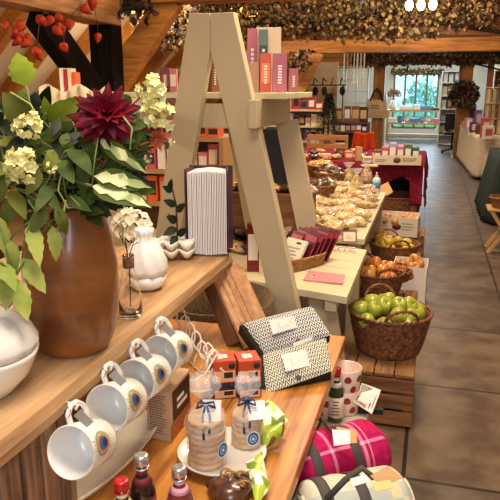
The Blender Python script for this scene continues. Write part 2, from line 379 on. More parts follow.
# ------------------------------------------------------------------ generic goods
def carton(name, label, cat, p, d, rz, base, face=None, grp=None, tilt=0, sticker=None, face2=None):
    """box with its printed front, base centre at p"""
    b = B(); b.box((0, 0, d[2]/2), d); mats = [base]
    if face:
        b.mi = 1; b.box((0, -d[1]/2-.0006, d[2]*.52), (d[0]*.8, .001, d[2]*.55)); mats.append(face)
    if face2:
        b.mi = len(mats); scrib(b, (-d[0]*.3, -d[1]/2-.0018, d[2]*.38), (1, 0, 0), (0, 0, 1), 4, d[0]*.6, d[2]*.3); mats.append(face2)
    o = obj(name, b, mats, bevel=min(d)*.04); o.matrix_basis = Matrix.Translation(V(p))@R(tilt, 0, rz); return tag(o, label, cat, grp)
def thing_box(name, label, cat, x0, x1, y0, y1, z0, z1, m, grp=None, bevel=.004):
    b = B(); b.box(((x0+x1)/2, (y0+y1)/2, (z0+z1)/2), (x1-x0, y1-y0, z1-z0)); return tag(obj(name, b, m, at=((x0+x1)/2, (y0+y1)/2, z0), bevel=bevel), label, cat, grp)
# ------------------------------------------------------------------ pine table (front left) and the rough shelf board above it
PX0, PX1, PY0, PY1, PZ = -1.45, -.238, .45, 2.08, .72
t0 = T('pine_table', 'orange-brown pine table carrying bottles, biscuits and pouches', 'table', (-.85, 1.25, 0))
b = B(); n = 5
for k in range(n):
    xa = PX0+(PX1-PX0)*k/n; xb = PX0+(PX1-PX0)*(k+1)/n-.0015; b.box(((xa+xb)/2, (PY0+PY1)/2, PZ-.018), (xb-xa, PY1-PY0, .036))
obj('tabletop', b, PINE, t0, at=t0.location, bevel=.004)
b = B(); b.box(((PX0+PX1)/2, (PY0+PY1)/2, PZ-.075), (PX1-PX0-.14, PY1-PY0-.14, .08)); obj('apron', b, PINE, t0, at=t0.location)
for x in (PX0+.08, PX1-.09):
    for y in (PY0+.08, PY1-.08):
        b = B(); b.box((x, y, (PZ-.036)/2), (.07, .07, PZ-.037)); obj('leg', b, OAKZ, t0, at=t0.location, bevel=.004)
SX = -.632
b = B()
def edge(x, y, top): return
nn = 26
def brd(u, v): return V((0, 0, 0))
vs = []; fs = []
for k in range(nn+1):
    y = .1+1.92*k/nn; e = SX+.006*noise.noise(V((y*6, 0, 0)))+.004*noise.noise(V((y*22, 3, 0)))
    vs += [(-1.35, y, .955), (e, y, .957), (e+.004, y, .978), (e-.003, y, 1.0), (-1.35, y, 1.0)]
for k in range(nn):
    for j in range(5): a = k*5+j; c = k*5+(j+1) % 5; fs.append((a, c, c+5, a+5))
fs += [(4, 3, 2, 1, 0), tuple(nn*5+j for j in range(5))]
b.add(vs, fs, False)
tag(obj('shelf_board', b, SCAF, at=(-1, 1, .955)), 'thick rough-sawn board holding the big brown jar, with mugs hanging along its edge', 'shelf')
t0 = T('wooden_trestle', 'brown slatted trestle under the near end of the rough shelf board, bottom left corner', 'trestle', (-.8, .68, PZ))
for k in range(5):
    b = B(); x = -.66-.052*k; b.box((x, .80+.01*(k % 2), (PZ+.9545)/2), (.046, .05+.012*(k % 2), .9545-PZ-.002)); obj('slat', b, SCAFD, t0, at=t0.location, bevel=.003)
for k in range(3):
    b = B(); b.box((-.66+.001, .84+.055*k+.03, (PZ+.9545)/2), (.03, .045, .9545-PZ-.002)); obj('slat', b, SCAFD, t0, at=t0.location, bevel=.003)
A = pz(216, 268, .953); C_ = pz(252, 347, PZ+.002)
t0 = T('wooden_trestle', 'slanting slatted timber leg under the far end of the rough board beside the wire rack', 'trestle', C_)
for k in range(4):
    off = V((.013*k, .022*k, 0)); b = B(); b.beam(A+off, C_+off, .012, .075, up=(0.3, 1, 0)); obj('slat', b, wood('slat_wood', 'd0a078', '9c6c46', 'z', 9, .7), t0, at=C_, bevel=.002)
b = B(); b.beam(A+V((-.03, .02, 0)), C_+V((-.045, .02, 0)), .05, .09, up=(.3, 1, 0)); obj('upright', b, wood('dark_upright', '7a4c2c', '4c2c18', 'z', 8, .7), t0, at=C_, bevel=.003)

# big brown stoneware jar
pot = pz(76, 346, 1.001)
t0 = T('stoneware_jar', 'tall brown glazed stoneware jar full of flowers and trailing leaves', 'jar', pot)
prof = [(0, .0), (.066, 0), (.072, .004), (.083, .03), (.096, .085), (.1005, .14), (.1, .19), (.093, .235), (.083, .272), (.0745, .296), (.0735, .31), (.079, .322), (.08, .33), (.075, .334), (.067, .325), (.058, .30), (.07, .26), (.085, .2), (.088, .1), (.05, .02), (0, .018)]
JAR = mat('brown_glaze', 'a8662e', .3, '643a1e', 5, (1, 1, 3), .2, coat=.35, c3='8a5228', lo=.3, hi=.7)
b = B(); b.lathe(prof, n=64, fn=lambda a, z, i_: .0012*sin(z*260)*(1 if i_ < 12 else 0)+.001*noise.noise(V((cos(a)*3, sin(a)*3, z*10)))); obj('jar_body', b, JAR, t0)

# ------------------------------------------------------------------ bouquet
GREENS = dict(lime=mat('leaf_lime', '8f9c26', .6, '67761c', 18, spec=.15), mid=mat('leaf_mid', '4a5c1c', .6, '2c3c12', 18, spec=.2), dark=mat('leaf_dark', '1f2c10', .55, '10180a', 18, spec=.25),
              pale=mat('leaf_pale', 'b2b45e', .6, '82903c', 18, spec=.15), varieg=mat('leaf_variegated', 'dcd69a', .6, '3c5220', 60, (1, .6, .6), lo=.47, hi=.6, c3='8c9a50', spec=.15), olive=mat('leaf_olive', '6c6e26', .6, '424a18', 18, spec=.2))
STEM = mat('green_stem', '5f6a34', .6)
mouth = pot+V((0, 0, .32))
def stem_from(tip, r=.0025, sag=.03):
    m0 = mouth+V((rnd(-.035, .035), rnd(-.03, .03), -.02)); mid = (m0+V(tip))/2+V((0, 0, .04)); return [m0-V((0, 0, .16)), m0, mid, V(tip)]
def leafspray(label, leaves, key, grp=None, name='leafy_stem', saw=0, D0=1.28):
    """leaves: (bx,by,tx,ty,width_px,D)"""
    t0 = T(name, label, 'leaves', mouth, group=grp); b = B(); fo = B()
    for bx, by, tx, ty, wpx, D in leaves:
        a = pd(bx, by, D+rnd(-.02, .02)); c = pd(tx, ty, D+rnd(-.04, .03)); n_ = (CAM-a).normalized()+V((rnd(-.35, .35), rnd(-.3, .3), rnd(0, .5)))
        fo.leaf(a, c, wpx/640*D, n_, 10, rnd(.02, .12), rnd(.05, .3), saw)
    first = leaves[0]; p0 = pd(first[0], first[1], first[5]); b.tube(stem_from(p0), .0026, 6)
    for l in leaves[1:]:
        q = pd(l[0], l[1], l[5]); b.tube([p0, (p0+q)/2+V((0, 0, .006)), q], .0016, 5)
    obj('stem', b, STEM, t0, at=mouth); fo_ = obj('foliage', fo, GREENS['mid' if key == 'varieg' else key], t0, at=mouth)
    if key == 'varieg':
        pb = B()
        for v4 in range(0, len(fo.v), 33):
            L3 = fo.v[v4:v4+33]; nn = (CAM-L3[15]).normalized()*.0022
            vs = []
            for q in range(11):
                a, m_, c = L3[q*3], L3[q*3+1], L3[q*3+2]; k_ = .58+.22*((q % 3)-1)*.9; vs += [m_+(a-m_)*k_+nn, m_+nn, m_+(c-m_)*(k_*.85)+nn]
            pb.add(vs, [f for q in range(10) for f in ((q*3, q*3+1, q*3+4, q*3+3), (q*3+1, q*3+2, q*3+5, q*3+4))], True)
        obj('pale_blade', pb, mat('cream_blade', 'dcd6a2', .6, '9aa468', 50, (1, .5, .5), lo=.42, hi=.55, spec=.15), fo_, at=mouth)
    return t0
leafspray('single lime green serrated leaf sticking up at the top left of the bouquet', [(26, 86, 17, 52, 30, 1.22)], 'lime', saw=.22)
leafspray('broad lime leaves along the left edge of the bouquet above the cream flowers', [(30, 122, 2, 92, 30, 1.2), (34, 112, 10, 118, 22, 1.2), (12, 106, 30, 88, 12, 1.22)], 'olive', saw=.12)
leafspray('broad olive leaf between the top left leaf and the dark red dahlia', [(50, 122, 80, 96, 26, 1.25), (48, 118, 44, 96, 12, 1.25)], 'lime', saw=.12)
leafspray('large cream-and-green variegated leaves at the right of the bouquet', [(92, 186, 152, 208, 26, 1.12), (94, 176, 152, 188, 22, 1.13), (98, 138, 148, 174, 17, 1.14)], 'varieg')
leafspray('pale spear-shaped leaves trailing over the front of the brown jar', [(30, 222, 40, 268, 18, 1.14), (52, 226, 56, 262, 16, 1.15), (22, 258, 46, 294, 20, 1.13), (10, 240, 15, 275, 16, 1.13)], 'pale', saw=.15)
leafspray('pale yellow-green leaves hanging furthest down at the left of the jar', [(14, 278, 28, 322, 22, 1.12), (4, 276, 6, 312, 16, 1.12), (0, 262, 16, 292, 18, 1.12), (-4, 215, 14, 262, 20, 1.14)], 'pale', saw=.15)
leafspray('round dark green leaves right of the dahlia', [(118, 140, 140, 112, 18, 1.24), (126, 148, 144, 134, 16, 1.24), (118, 128, 128, 104, 13, 1.26), (128, 132, 152, 152, 15, 1.25)], 'mid')
leafspray('dark green leaf fringe over the right rim of the jar', [(110, 160, 140, 170, 20, 1.3), (104, 200, 132, 186, 14, 1.3), (112, 176, 152, 184, 16, 1.32), (92, 205, 112, 216, 14, 1.25)], 'dark')
leafspray('twisting mid green leaves in the centre of the bouquet under the dahlia', [(60, 160, 74, 184, 16, 1.16), (70, 150, 92, 176, 18, 1.16), (84, 150, 84, 196, 15, 1.17), (66, 196, 92, 212, 12, 1.15), (54, 180, 34, 214, 14, 1.15), (44, 190, 62, 214, 12, 1.15)], 'mid')
leafspray('curled olive leaves beside the lower cream flowers', [(40, 170, 26, 196, 14, 1.15), (54, 150, 44, 172, 14, 1.17), (10, 190, 26, 220, 16, 1.15), (74, 160, 66, 138, 12, 1.2), (4, 180, -6, 206, 16, 1.15)], 'olive')
lv = []
for k in range(330):
    x, y = random.gauss(70, 42), random.gauss(160, 34)
    if not (-8 < x < 145 and 104 < y < 222) or y > 222-(abs(x-75)*.2): continue
    a = rnd(0, 6.28); l = rnd(16, 30); lv.append((x, y, x+cos(a)*l, y+sin(a)*l*.8, rnd(9, 16), rnd(1.24, 1.42)))
leafspray('dense dark green foliage filling the middle of the bouquet', lv, 'dark')
lv = []
for k in range(90):
    x, y = random.gauss(66, 42), random.gauss(152, 32)
    if not (-4 < x < 138 and 118 < y < 215): continue
    a = rnd(0, 6.28); l = rnd(14, 26); lv.append((x, y, x+cos(a)*l, y+sin(a)*l*.8, rnd(8, 13), rnd(1.18, 1.3)))
leafspray('scattered mid green leaves through the bouquet', lv, 'mid')
leafspray('broad drooping olive leaves at the left edge beside the lower cream flowers', [(8, 186, -4, 160, 18, 1.2), (20, 196, 2, 224, 20, 1.18), (46, 208, 30, 234, 15, 1.16), (56, 206, 66, 236, 13, 1.15), (0, 140, 18, 148, 16, 1.24), (44, 140, 62, 128, 14, 1.24), (70, 134, 52, 120, 14, 1.26)], 'olive')
leafspray('olive leaves tucked beneath the cream flowers at the right of the bouquet', [(132, 104, 116, 96, 12, 1.28), (140, 124, 160, 132, 12, 1.25), (128, 150, 146, 164, 14, 1.26), (120, 160, 106, 176, 14, 1.22), (136, 168, 152, 160, 10, 1.26)], 'mid')
# curling tendrils
b = B()
for pts in (((62, 170), (58, 190), (68, 208), (80, 206), (70, 196)), ((28, 200), (36, 212), (30, 232), (34, 246)), ((66, 200), (62, 222), (56, 232)), ((10, 92), (30, 104), (40, 120)), ((118, 110), (132, 128), (130, 150))):
    b.tube([pd(q[0], q[1], 1.15) for q in pts], .0018, 5)
tag(obj('vine_tendril', b, mat('tendril', '9aa05a', .6), at=mouth), 'thin pale curling vine tendrils looping out of the bouquet', 'vine')
# dahlia
dc = pd(106, 118, 1.17)
t0 = T('dahlia', 'dark red spiky dahlia at the top of the bouquet', 'flower', dc)
DR = mat('dahlia_red', '78061e', .6, '38030f', 22, spec=.12); zc = (CAM-dc).normalized()+V((.1, 0, .5)); F_ = axis_frame(dc, zc)
b = B()
for ring, (n_, el, Ln) in enumerate(((15, -.15, .064), (15, .15, .062), (13, .45, .055), (10, .8, .045), (7, 1.15, .032))):
    for k in range(n_):
        a = 2*pi*k/n_+ring*.4+rnd(-.1, .1); e = el+rnd(-.15, .15); L_ = Ln*rnd(.88, 1.15)
        d = V((cos(a)*cos(e), sin(a)*cos(e), sin(e))); nrm = V((-cos(a)*sin(e), -sin(a)*sin(e), cos(e)))
        o_ = F_@V((d.x*.006, d.y*.006, d.z*.006+.004*ring)); tp = F_@V(d*L_+V((0, 0, .003*ring)))
        b.leaf(o_, tp, .021, F_.to_3x3()@nrm, 7, .08, -.5 if ring < 2 else .5)
obj('petals', b, DR, t0, at=dc)
b = B(); b.tube(stem_from(dc), .003, 6); obj('stem', b, STEM, t0, at=dc)
# second smaller red blooms
for k, (x, y, s, lab) in enumerate(((151, 124, .02, 'small dark red bud tucked under the right-hand cream flowers'), (156, 140, .022, 'orange-red pointed petals at the right edge of the bouquet'))):
    c = pd(x, y, 1.22); b = B(); F_ = axis_frame(c, (CAM-c)+V((.6, 0, -.2)))
    for q in range(9):
        a = q*.7; d = V((cos(a)*.8, sin(a)*.8, .5)); b.leaf(F_@(d*.003), F_@(d*s*rnd(.8, 1.4)), s*.45, F_.to_3x3()@V((0, 0, 1)), 5, .1, .4)
    b.tube(stem_from(c), .002, 5)
    tag(obj('red_flower', b, [mat('red_bud', '7c1620', .5), mat('orange_petal', 'a8481e', .5)][k], at=c), lab, 'flower')
# cream flower clusters
FC = mat('cream_petal', 'f7efb0', .55, 'e6dc84', 40)
for (x, y, rp, n_, D, lab) in ((28, 126, 15, 26, 1.13, 'upper cream-yellow flower cluster at the left of the bouquet'), (20, 163, 19, 32, 1.12, 'lower and largest cream-yellow flower cluster at the far left'),
                        (148, 90, 16, 30, 1.2, 'highest cream-yellow flower cluster, right of the orange brace'), (157, 116, 16, 32, 1.2, 'cream-yellow flower cluster overlapping the left leg of the painted trestle'),
                        (172, 139, 6, 6, 1.22, 'last cream flower bud at the right tip of the bouquet'), (52, 166, 7, 8, 1.14, 'small pale flower spray between leaves below the centre left'), (148, 158, 5, 5, 1.25, 'tiny pale buds over the pink cards')):
    c = pd(x, y, D); t0 = T('cream_flower', lab, 'flower', c); b = B(); rr = rp/640*D
    for k in range(n_):
        d = V((random.gauss(0, 1), random.gauss(0, 1), random.gauss(0, 1))).normalized(); p = c+V((d.x*rr, d.y*rr*.6, d.z*rr*.85))*rnd(.45, 1); s = rr*rnd(.3, .42)
        F_ = axis_frame(p, d+V((0, -.6, .1)))
        for q in range(5):
            a = q*2*pi/5; e = V((cos(a), sin(a), .55)); b.leaf(F_@(e*.001), F_@(e*s), s*.95, F_.to_3x3()@V((0, 0, 1)), 4, -.1, .5)
        b.ball(p, s*.42, 7, 5)
    obj('petals', b, FC, t0, at=c); b = B(); b.tube(stem_from(c), .002, 5); obj('stem', b, STEM, t0, at=c)
# dark twig with round leaves by the trestle leg
p0 = pz(178, 252, 1.0); t0 = T('dark_twig', 'dark leafy twig standing between the egg tray and the white-paged book', 'twig', p0)
b = B(); D = 2.12; b.tube([p0, pd(177, 225, D), pd(176, 205, D), pd(172, 188, D)], .003, 6); b.tube([pd(177, 222, D), pd(168, 214, D)], .002, 5); obj('stem', b, mat('twig_dark', '33211a', .7), t0, at=p0)
b = B()
for q in ((172, 192, 162, 186, 7), (176, 206, 163, 200, 8), (177, 222, 166, 216, 9), (177, 228, 163, 236, 9), (177, 212, 186, 203, 8), (178, 236, 188, 228, 8), (170, 190, 172, 178, 6), (177, 236, 170, 246, 8)): b.leaf(pd(q[0], q[1], D), pd(q[2], q[3], D-.02), q[4]/640*D, V((.2, -1, .5)), 6, .08, .2)
obj('foliage', b, GREENS['dark'], t0, at=p0)

# ------------------------------------------------------------------ white crockery on the board
c = pz(-16, 392, 1.001); t0 = T('lidded_bowl', 'white lidded bowl with a moulded leafy lid at the left edge', 'bowl', c); t0.scale = (1.15, 1.15, 1.12)
b = B(); b.lathe([(0, 0), (.045, 0), (.05, .006), (.076, .035), (.088, .065), (.091, .075), (.086, .075), (.07, .04), (0, .01)], n=48); obj('bowl_body', b, WHITE, t0)
b = B(); b.lathe([(.09, .0775), (.088, .09), (.078, .113), (.055, .132), (.03, .142), (0, .146)], n=72, fn=lambda a, z, i_: (.0035*abs(sin(9*a+z*80))+.003*noise.noise(V((cos(a)*5, sin(a)*5, z*60)))) if i_ > 0 else 0); obj('lid', b, mat('white_moulded', 'f4f1ea', .35, bump=.15, scale=60, coat=.3), t0)
c = pz(-22, 335, 1.001); t0 = T('lidded_bowl', 'smooth bluish-white dome behind the leafy-lidded bowl at the left edge', 'bowl', c)
b = B(); b.lathe([(0, 0), (.04, 0), (.075, .04), (.085, .07), (.08, .07), (.06, .03), (0, .01)], n=40); obj('bowl_body', b, WHITE, t0)
b = B(); b.lathe([(.085, .072), (.078, .1), (.05, .125), (.012, .135), (.014, .15), (0, .155)], n=40); obj('lid', b, WHITE, t0)
c = pz(131, 316, 1.001); t0 = T('glass_bottle', 'small clear glass bottle holding bare twigs, right of the brown jar', 'bottle', c)
b = B(); b.lathe([(0, 0), (.026, 0), (.029, .004), (.029, .05), (.022, .085), (.0135, .115), (.012, .15), (.0155, .156), (.013, .158), (.0105, .15), (.012, .116), (.02, .085), (.0265, .05), (.0265, .008), (0, .006)], n=32); obj('bottle_body', b, GLASS, t0)
b = B(); b.lathe([(.0128, .125), (.0142, .128), (.0142, .15), (.0128, .152)], n=20); obj('twine_collar', b, mat('twine', '9a7650', .9, '6f5034', 60), t0)
b = B(); b.tube([(0, 0, .02), (.002, 0, .12), (-.006, 0, .2)], .0015, 5); b.tube([(.002, 0, .15), (.02, 0, .2)], .0012, 5); b.tube([(0, 0, .165), (-.022, 0, .21)], .0012, 5); b.tube([(.012, 0, .18), (.03, .0, .19)], .001, 5); b.tube([(-.012, 0, .19), (-.01, 0, .225)], .001, 5)
tag(obj('bare_twig', b, mat('twig_dark', '33211a', .7), at=None), 'dark bare twigs standing in the clear glass bottle', 'twig').location = c+V((0, 0, .001))
c = pz(147, 288, 1.001); t0 = T('ceramic_jar', 'round white textured ceramic jar with a narrow neck, beside the clear bottle', 'jar', c); t0.scale = (1.15, 1.15, 1.1)
b = B(); b.lathe([(0, 0), (.03, 0), (.044, .014), (.05, .038)], n=40); b.lathe([(0, .0385), (.046, .0385), (.05, .039)], n=40); obj('base', b, WHITE, t0)
b = B(); b.lathe([(.0505, .041), (.052, .055), (.05, .078), (.042, .1), (.03, .118), (.02, .128), (.0185, .142), (.023, .156), (.019, .156), (.014, .14), (0, .13)], n=64, fn=lambda a, z, i_: .0022*sin(9*a+z*70)*(1 if i_ < 7 else 0)); obj('lid', b, mat('white_moulded', 'eeeae2', .3), t0)
# egg trays
for k in range(2):
    c = pz(172, 258, 1.001)+V((0, 0, .026*k+(.0 if k else 0)))
    b = B(); W_, D_ = .15, .10
    def f(u, v, k=k):
        x = (u-.5)*W_; y = (v-.5)*D_; return V((x, y, .036-.026*(abs(sin(3*pi*u))*abs(sin(2*pi*v)))**.55+.005*cos(6*pi*u)*abs(2*v-1)))
    b.grid(f, 48, 32)
    o = obj('egg_tray', b, plain('f6efdf', .3), solid=.004); o.matrix_basis = Matrix.Translation(c)@R(0, 0, .35)
    tag(o, ['cream ceramic egg tray, lower of the two stacked beside the white jar', 'cream ceramic egg tray, upper of the two stacked beside the white jar'][k], 'egg tray', 'cream ceramic egg trays')
# white hydrangea behind
c = pz(128, 262, 1.001); hc = pd(132, 226, 1.9); t0 = T('white_flower', 'pale cream dried hydrangea head behind the clear bottle', 'flower', hc)
b = B()
for k in range(75):
    d = V((random.gauss(0, 1), random.gauss(0, 1), random.gauss(0, 1))).normalized(); p = hc+V((d.x*.062, d.y*.04, d.z*.048))*rnd(.7, 1)
    F_ = axis_frame(p, d+V((0, -.5, .3)))
    for q in range(4): a = q*pi/2; e = V((cos(a), sin(a), .3)); b.leaf(F_@(e*.001), F_@(e*.018), .016, F_.to_3x3()@V((0, 0, 1)), 4, .05, .3)
obj('petals', b, mat('ivory_petal', 'f0e7cf', .7), t0, at=hc); b = B(); b.tube([(hc.x-.01, hc.y, 1.002), hc], .003, 6); obj('stem', b, STEM, t0, at=hc)

# ------------------------------------------------------------------ book with white pages on the board end
c = pz(208, 256, 1.001); t0 = T('hardback_book', 'large hardback book standing half open with its white page edges towards us', 'book', c, radians(12))
HB = .292; b = B()
for k in range(24):
    x = -.062+.124*k/23; a = (k-12)*.010; b.M = Matrix.Translation((x, 0, 0))@R(0, 0, a); b.box((0, .05, HB*.49+.003), (.0033, .11+.006*(k % 3), HB*.965-.012*abs(k-12)/12)); 
b.M = Matrix.Identity(4); b.box((0, .1, HB*.48), (.12, .012, HB*.93)); obj('pages', b, mat('page_edges', 'e6e2e2', .9), t0)
b = B()
for s, a in ((-1, -.14), (1, .13)): b.M = Matrix.Translation((s*.069, 0, 0))@R(0, 0, a); b.box((0, .05, HB/2+.001), (.003, .128, HB))
b.M = Matrix.Identity(4); b.box((0, .116, HB/2), (.15, .003, HB)); obj('cover', b, mat('book_cover', '3c2228', .5, '5a2c2a', 14, lo=.45, hi=.6), t0)

# ------------------------------------------------------------------ mugs on hooks
def mugparts():
    H_, r0, r1 = .098, .043, .0485
    b = B(); b.lathe([(0, 0), (.036, 0), (.040, .003), (r0, .012), (r1, H_-.003), (r1-.0015, H_), (r1-.0035, H_-.003), (r0-.003, .014), (.03, .007), (0, .006)], n=48); yield 'cup', b, WHITE
    b = B(); b.tube([(0, r1-.004, .082), (0, .064, .086), (0, .079, .074), (0, .082, .056), (0, .074, .037), (0, .058, .026), (0, r0, .026)], [.006, .0055, .005, .005, .005, .0055, .006], 10); yield 'handle', b, WHITE
def surf(b, a0, z0, ra, rz, off=.0006, n=20, rot=0):   # an ellipse laid on the mug wall
    def P_(da, dz): z = z0+dz; r = .043+(z-.012)/(.098-.012)*(.0055)+off; return V((r*cos(a0+da), r*sin(a0+da), z))
    vs = [P_(0, 0)]+[P_((ra*cos(t)*cos(rot)-rz*sin(t)*sin(rot))/.047, ra*cos(t)*sin(rot)+rz*sin(t)*cos(rot)) for t in [2*pi*k/n for k in range(n)]]
    b.add(vs, [(0, k+1, (k+1) % n+1) for k in range(n)], False)
def strokes(b, a0, z0, cnt, r1, r2, w, spread=(0, 6.28), off=.0005):
    for k in range(cnt):
        t = spread[0]+(spread[1]-spread[0])*k/cnt+rnd(-.05, .05)
        def P_(rr, tt): da = rr*cos(tt)/.047; z = z0+rr*sin(tt); r = .043+(z-.012)/(.086)*(.0055)+off; return V((r*cos(a0+da), r*sin(a0+da), z))
        q = r2*rnd(.8, 1.1); b.add([P_(r1, t-w/r1), P_(r1, t+w/r1), P_(q, t+w/q*.3), P_(q, t-w/q*.3)], [(0, 1, 2, 3)], False)
MCOL = [plain(c_, .3) for c_ in ('8fa86a', 'd98a4a', '2f5f9a', '1a2440', '7f9a8a', 'c9c4a8', '5a5450')]
def eye(b, a0, z0, s=1):
    b.mi = 5; strokes(b, a0, z0, 46, .014*s, .036*s, .0012)
    b.mi = 4; strokes(b, a0, z0, 30, .014*s, .024*s, .0006)
    b.mi = 0; surf(b, a0, z0, .0165*s, .019*s, .0008); b.mi = 1; surf(b, a0, z0, .0125*s, .0155*s, .0011); b.mi = 2; surf(b, a0, z0-.001, .009*s, .012*s, .0014); b.mi = 3; surf(b, a0, z0-.004*s, .0055*s, .006*s, .0017)
labs = ['nearest and largest-looking white mug hanging from the board edge, mouth facing us', 'second white mug along the board edge, behind the nearest mug', 'third white mug along the board edge, with a grey swing tag across it', 'furthest white mug hanging on the board edge, closest to the wire rack']
mc = [(70, 453), (106, 409), (134, 382), (159, 356)]
proto = None
SILV = mat('grey_card', 'a9a9a6', .5)
for k, (x, y) in enumerate(mc):
    m0 = px(x, y, -.575); rd = (m0-CAM).normalized(); ax = (rd*.84+rv*.46+uv_*.22).normalized()   # mouth -> base
    zz = -ax; up = V((-.28, -.05, 1)); yv = (up-zz*up.dot(zz)).normalized(); xv = yv.cross(zz)
    Mx = frame(m0+ax*.098, xv, yv, zz)
    if not proto:
        proto = T('mug', labs[0], 'mug', M=Mx, group='peacock mugs hanging on the board edge')
        pq = [obj(n_, bb, mm, proto) for n_, bb, mm in mugparts()]
        bb = B(); a0 = radians(4); eye(bb, a0, .062, 1.35)
        obj('feather_motif', bb, MCOL, pq[0])
        bb = B(); bb.mi = 0; bb.M = Matrix.Translation((.014, .066, .1))@R(.35, 0, .55)
        bb.box((.012, -.022, 0), (.018, .032, .0012)); bb.M = Matrix.Identity(4); bb.mi = 1
        bb.tube([(0.006, .060, .096), (.007, .07, .086), (0, .078, .082), (-.006, .07, .088)], .0007, 5)
        obj('swing_tag', bb, [SILV, BLACK], pq[1])
        mg = proto
    else: mg = dup(proto, M=Mx, label=labs[k])
    # hook: white rod from the board's edge through the handle
    hp = Mx@V((0, .074, .060)); b = B(); e = V((SX-.0, hp.y+.03, .975))
    hx = Mx@V((0, .069, .058)); b.tube([e, e*.5+hx*.5+V((0, 0, .004)), hx, hx+(hx-e).normalized()*.008+V((0, 0, .010))], .0028, 8)
    tag(obj('hook', b, WIRE, at=e), ['white hook holding the nearest mug', 'white hook holding the second mug', 'white hook holding the third mug', 'white hook holding the furthest mug'][k], 'hook', 'white mug hooks')
# cream oval platter under the mugs
c = pz(78, 482, PZ+.001); b = B(); prof = [(0, .004), (.6, .004), (.85, .014), (1, .032), (.97, .034), (.82, .018), (.6, .009), (0, .009)]
b.lathe([(r*.075, z) for r, z in prof], n=48, sy=3.2); o = tag(obj('platter', b, CREAMG), 'long shallow cream dish on the table beneath the mugs', 'dish'); o.location = c+V((.02, .05, 0)); o.rotation_euler = (0, 0, radians(-8))

# ------------------------------------------------------------------ sauce bottles
def bottle(label, px_, py_, h, cap, liquid, lab, capy=None, r=.026, D=None, z=PZ, name='sauce_bottle', grp=None, shade=None):
    p = pd(px_, py_, D) if D else pz(px_, py_, z); p = V((p.x, p.y, z+.001)); t0 = T(name, label, 'bottle', p, group=grp)
    b = B(); b.lathe([(0, 0), (r*.92, 0), (r, .004), (r, h*.52), (r*.9, h*.6), (r*.5, h*.72), (r*.42, h*.78), (r*.42, h*.89), (0, h*.89)], n=28); obj('bottle_body', b, liquid, t0)
    b = B(); b.lathe([(0, h*.88), (r*.53, h*.88), (r*.55, h*.89), (r*.55, h*.985), (r*.48, h), (r*.3, h), (0, h*.996)], n=28, fn=lambda a, z_, i_: .0004*cos(24*a) if 1 < i_ < 4 else 0); b.lathe([(r*.5, h*.83), (r*.58, h*.835), (r*.58, h*.848), (r*.5, h*.85)], n=28)
    obj('cap', b, cap, t0)
    b = B(); b.lathe([(r+.0005, h*.1), (r+.0005, h*.48)], n=28); b.lathe([(r*.8, h*.655), (r*.53, h*.73)], n=20); b.lathe([(r*.435, h*.745), (r*.435, h*.835)], n=20)
    b.mi = 1; aa = atan2(CAM.y-p.y, CAM.x-p.x)
    for j in range(5):
        z_ = h*(.16+.06*j); a_ = .5*rnd(.6, 1); rr = r+.0012; b.add([(rr*cos(aa+s), rr*sin(aa+s), z_+q) for q in (0, h*.022) for s in (-a_, -a_/3, a_/3, a_)], [(0, 1, 5, 4), (1, 2, 6, 5), (2, 3, 7, 6)], False)
    obj('paper_label', b, lab, t0); return t0
DLIQ = mat('dark_sauce', '24100e', .08, coat=.8); PLIQ = mat('pink_cordial', '7a3434', .08, coat=.8); GLIQ = mat('green_glass', '2b3c20', .08, coat=.8)
SILC = mat('silver_cap', 'cfcdd0', .25, metal=.8); REDC = mat('red_cap', 'b8121c', .3, coat=.5)
def by_top(x, y, ztop, z=PZ): p = pz(x, y, ztop); return pr2(V((p.x, p.y, z)))
def pr2(P): v = P-CAM; D = v.dot(fv); return (250+FPX*v.dot(rv)/D, 250-FPX*v.dot(uv_)/D)
HBt = .15
for lab, x, y, cp, lq, lb in (('dark sauce bottle with a silver cap, middle and tallest-looking of the three by the mugs', 141, 455, SILC, DLIQ, [plain('7a2430', .6), plain('e8c8c0', .6)]),
                          ('small bottle with a red cap, leftmost of the three by the mugs', 121, 480, REDC, GLIQ, [plain('e8dcc0', .6), plain('a02020', .6)]),
                          ('small bottle with a silver cap and pink label, rightmost of the three', 179, 467, SILC, PLIQ, [plain('e6b0c0', .6), plain('6a2040', .6)])):
    hh = .165 if y == 455 else .145
    q = by_top(x, y, PZ+hh); bottle(lab, q[0], q[1], hh, cp, lq, lb, r=.025)

# kraft box of tea, cookies, plate
a_, c_, d_ = pz(148, 437, PZ+.001), pz(171, 443, PZ+.001), pz(191, 416, PZ+.001); e_ = a_+d_-c_; hh = V((0, 0, .132)); b = B()
b.hexa([a_, c_, d_, e_], [p+hh for p in (a_, c_, d_, e_)])
x_ = (c_-a_); y_ = hh
b.mi = 1; scrib(b, a_+x_*.12+y_*.12, x_.normalized(), V((0, 0, 1)), 16, x_.length*.76, .105, .4)
u_ = (d_-c_); b.mi = 2; nf_ = V((0, 0, 1)).cross(-u_).normalized()*-.0008
if nf_.dot(CAM-c_) < 0: nf_ = -nf_
b.add([c_+u_*.12+y_*.35+nf_, c_+u_*.95+y_*.35+nf_, c_+u_*.95+y_*.95+nf_, c_+u_*.12+y_*.95+nf_], [(0, 1, 2, 3)], False)
b.mi = 3; b.add([c_+u_*.0+nf_, c_+u_*.98+nf_, c_+u_*.98+y_*.34+nf_, c_+u_*.0+y_*.34+nf_], [(0, 1, 2, 3)], False)
b.mi = 4
for j, l_ in enumerate((.5, .35)): o_ = c_+u_*.3+y_*(.52+.14*j)+nf_*2; b.add([o_, o_+u_*l_, o_+u_*l_+y_*.08, o_+y_*.08], [(0, 1, 2, 3)], False)
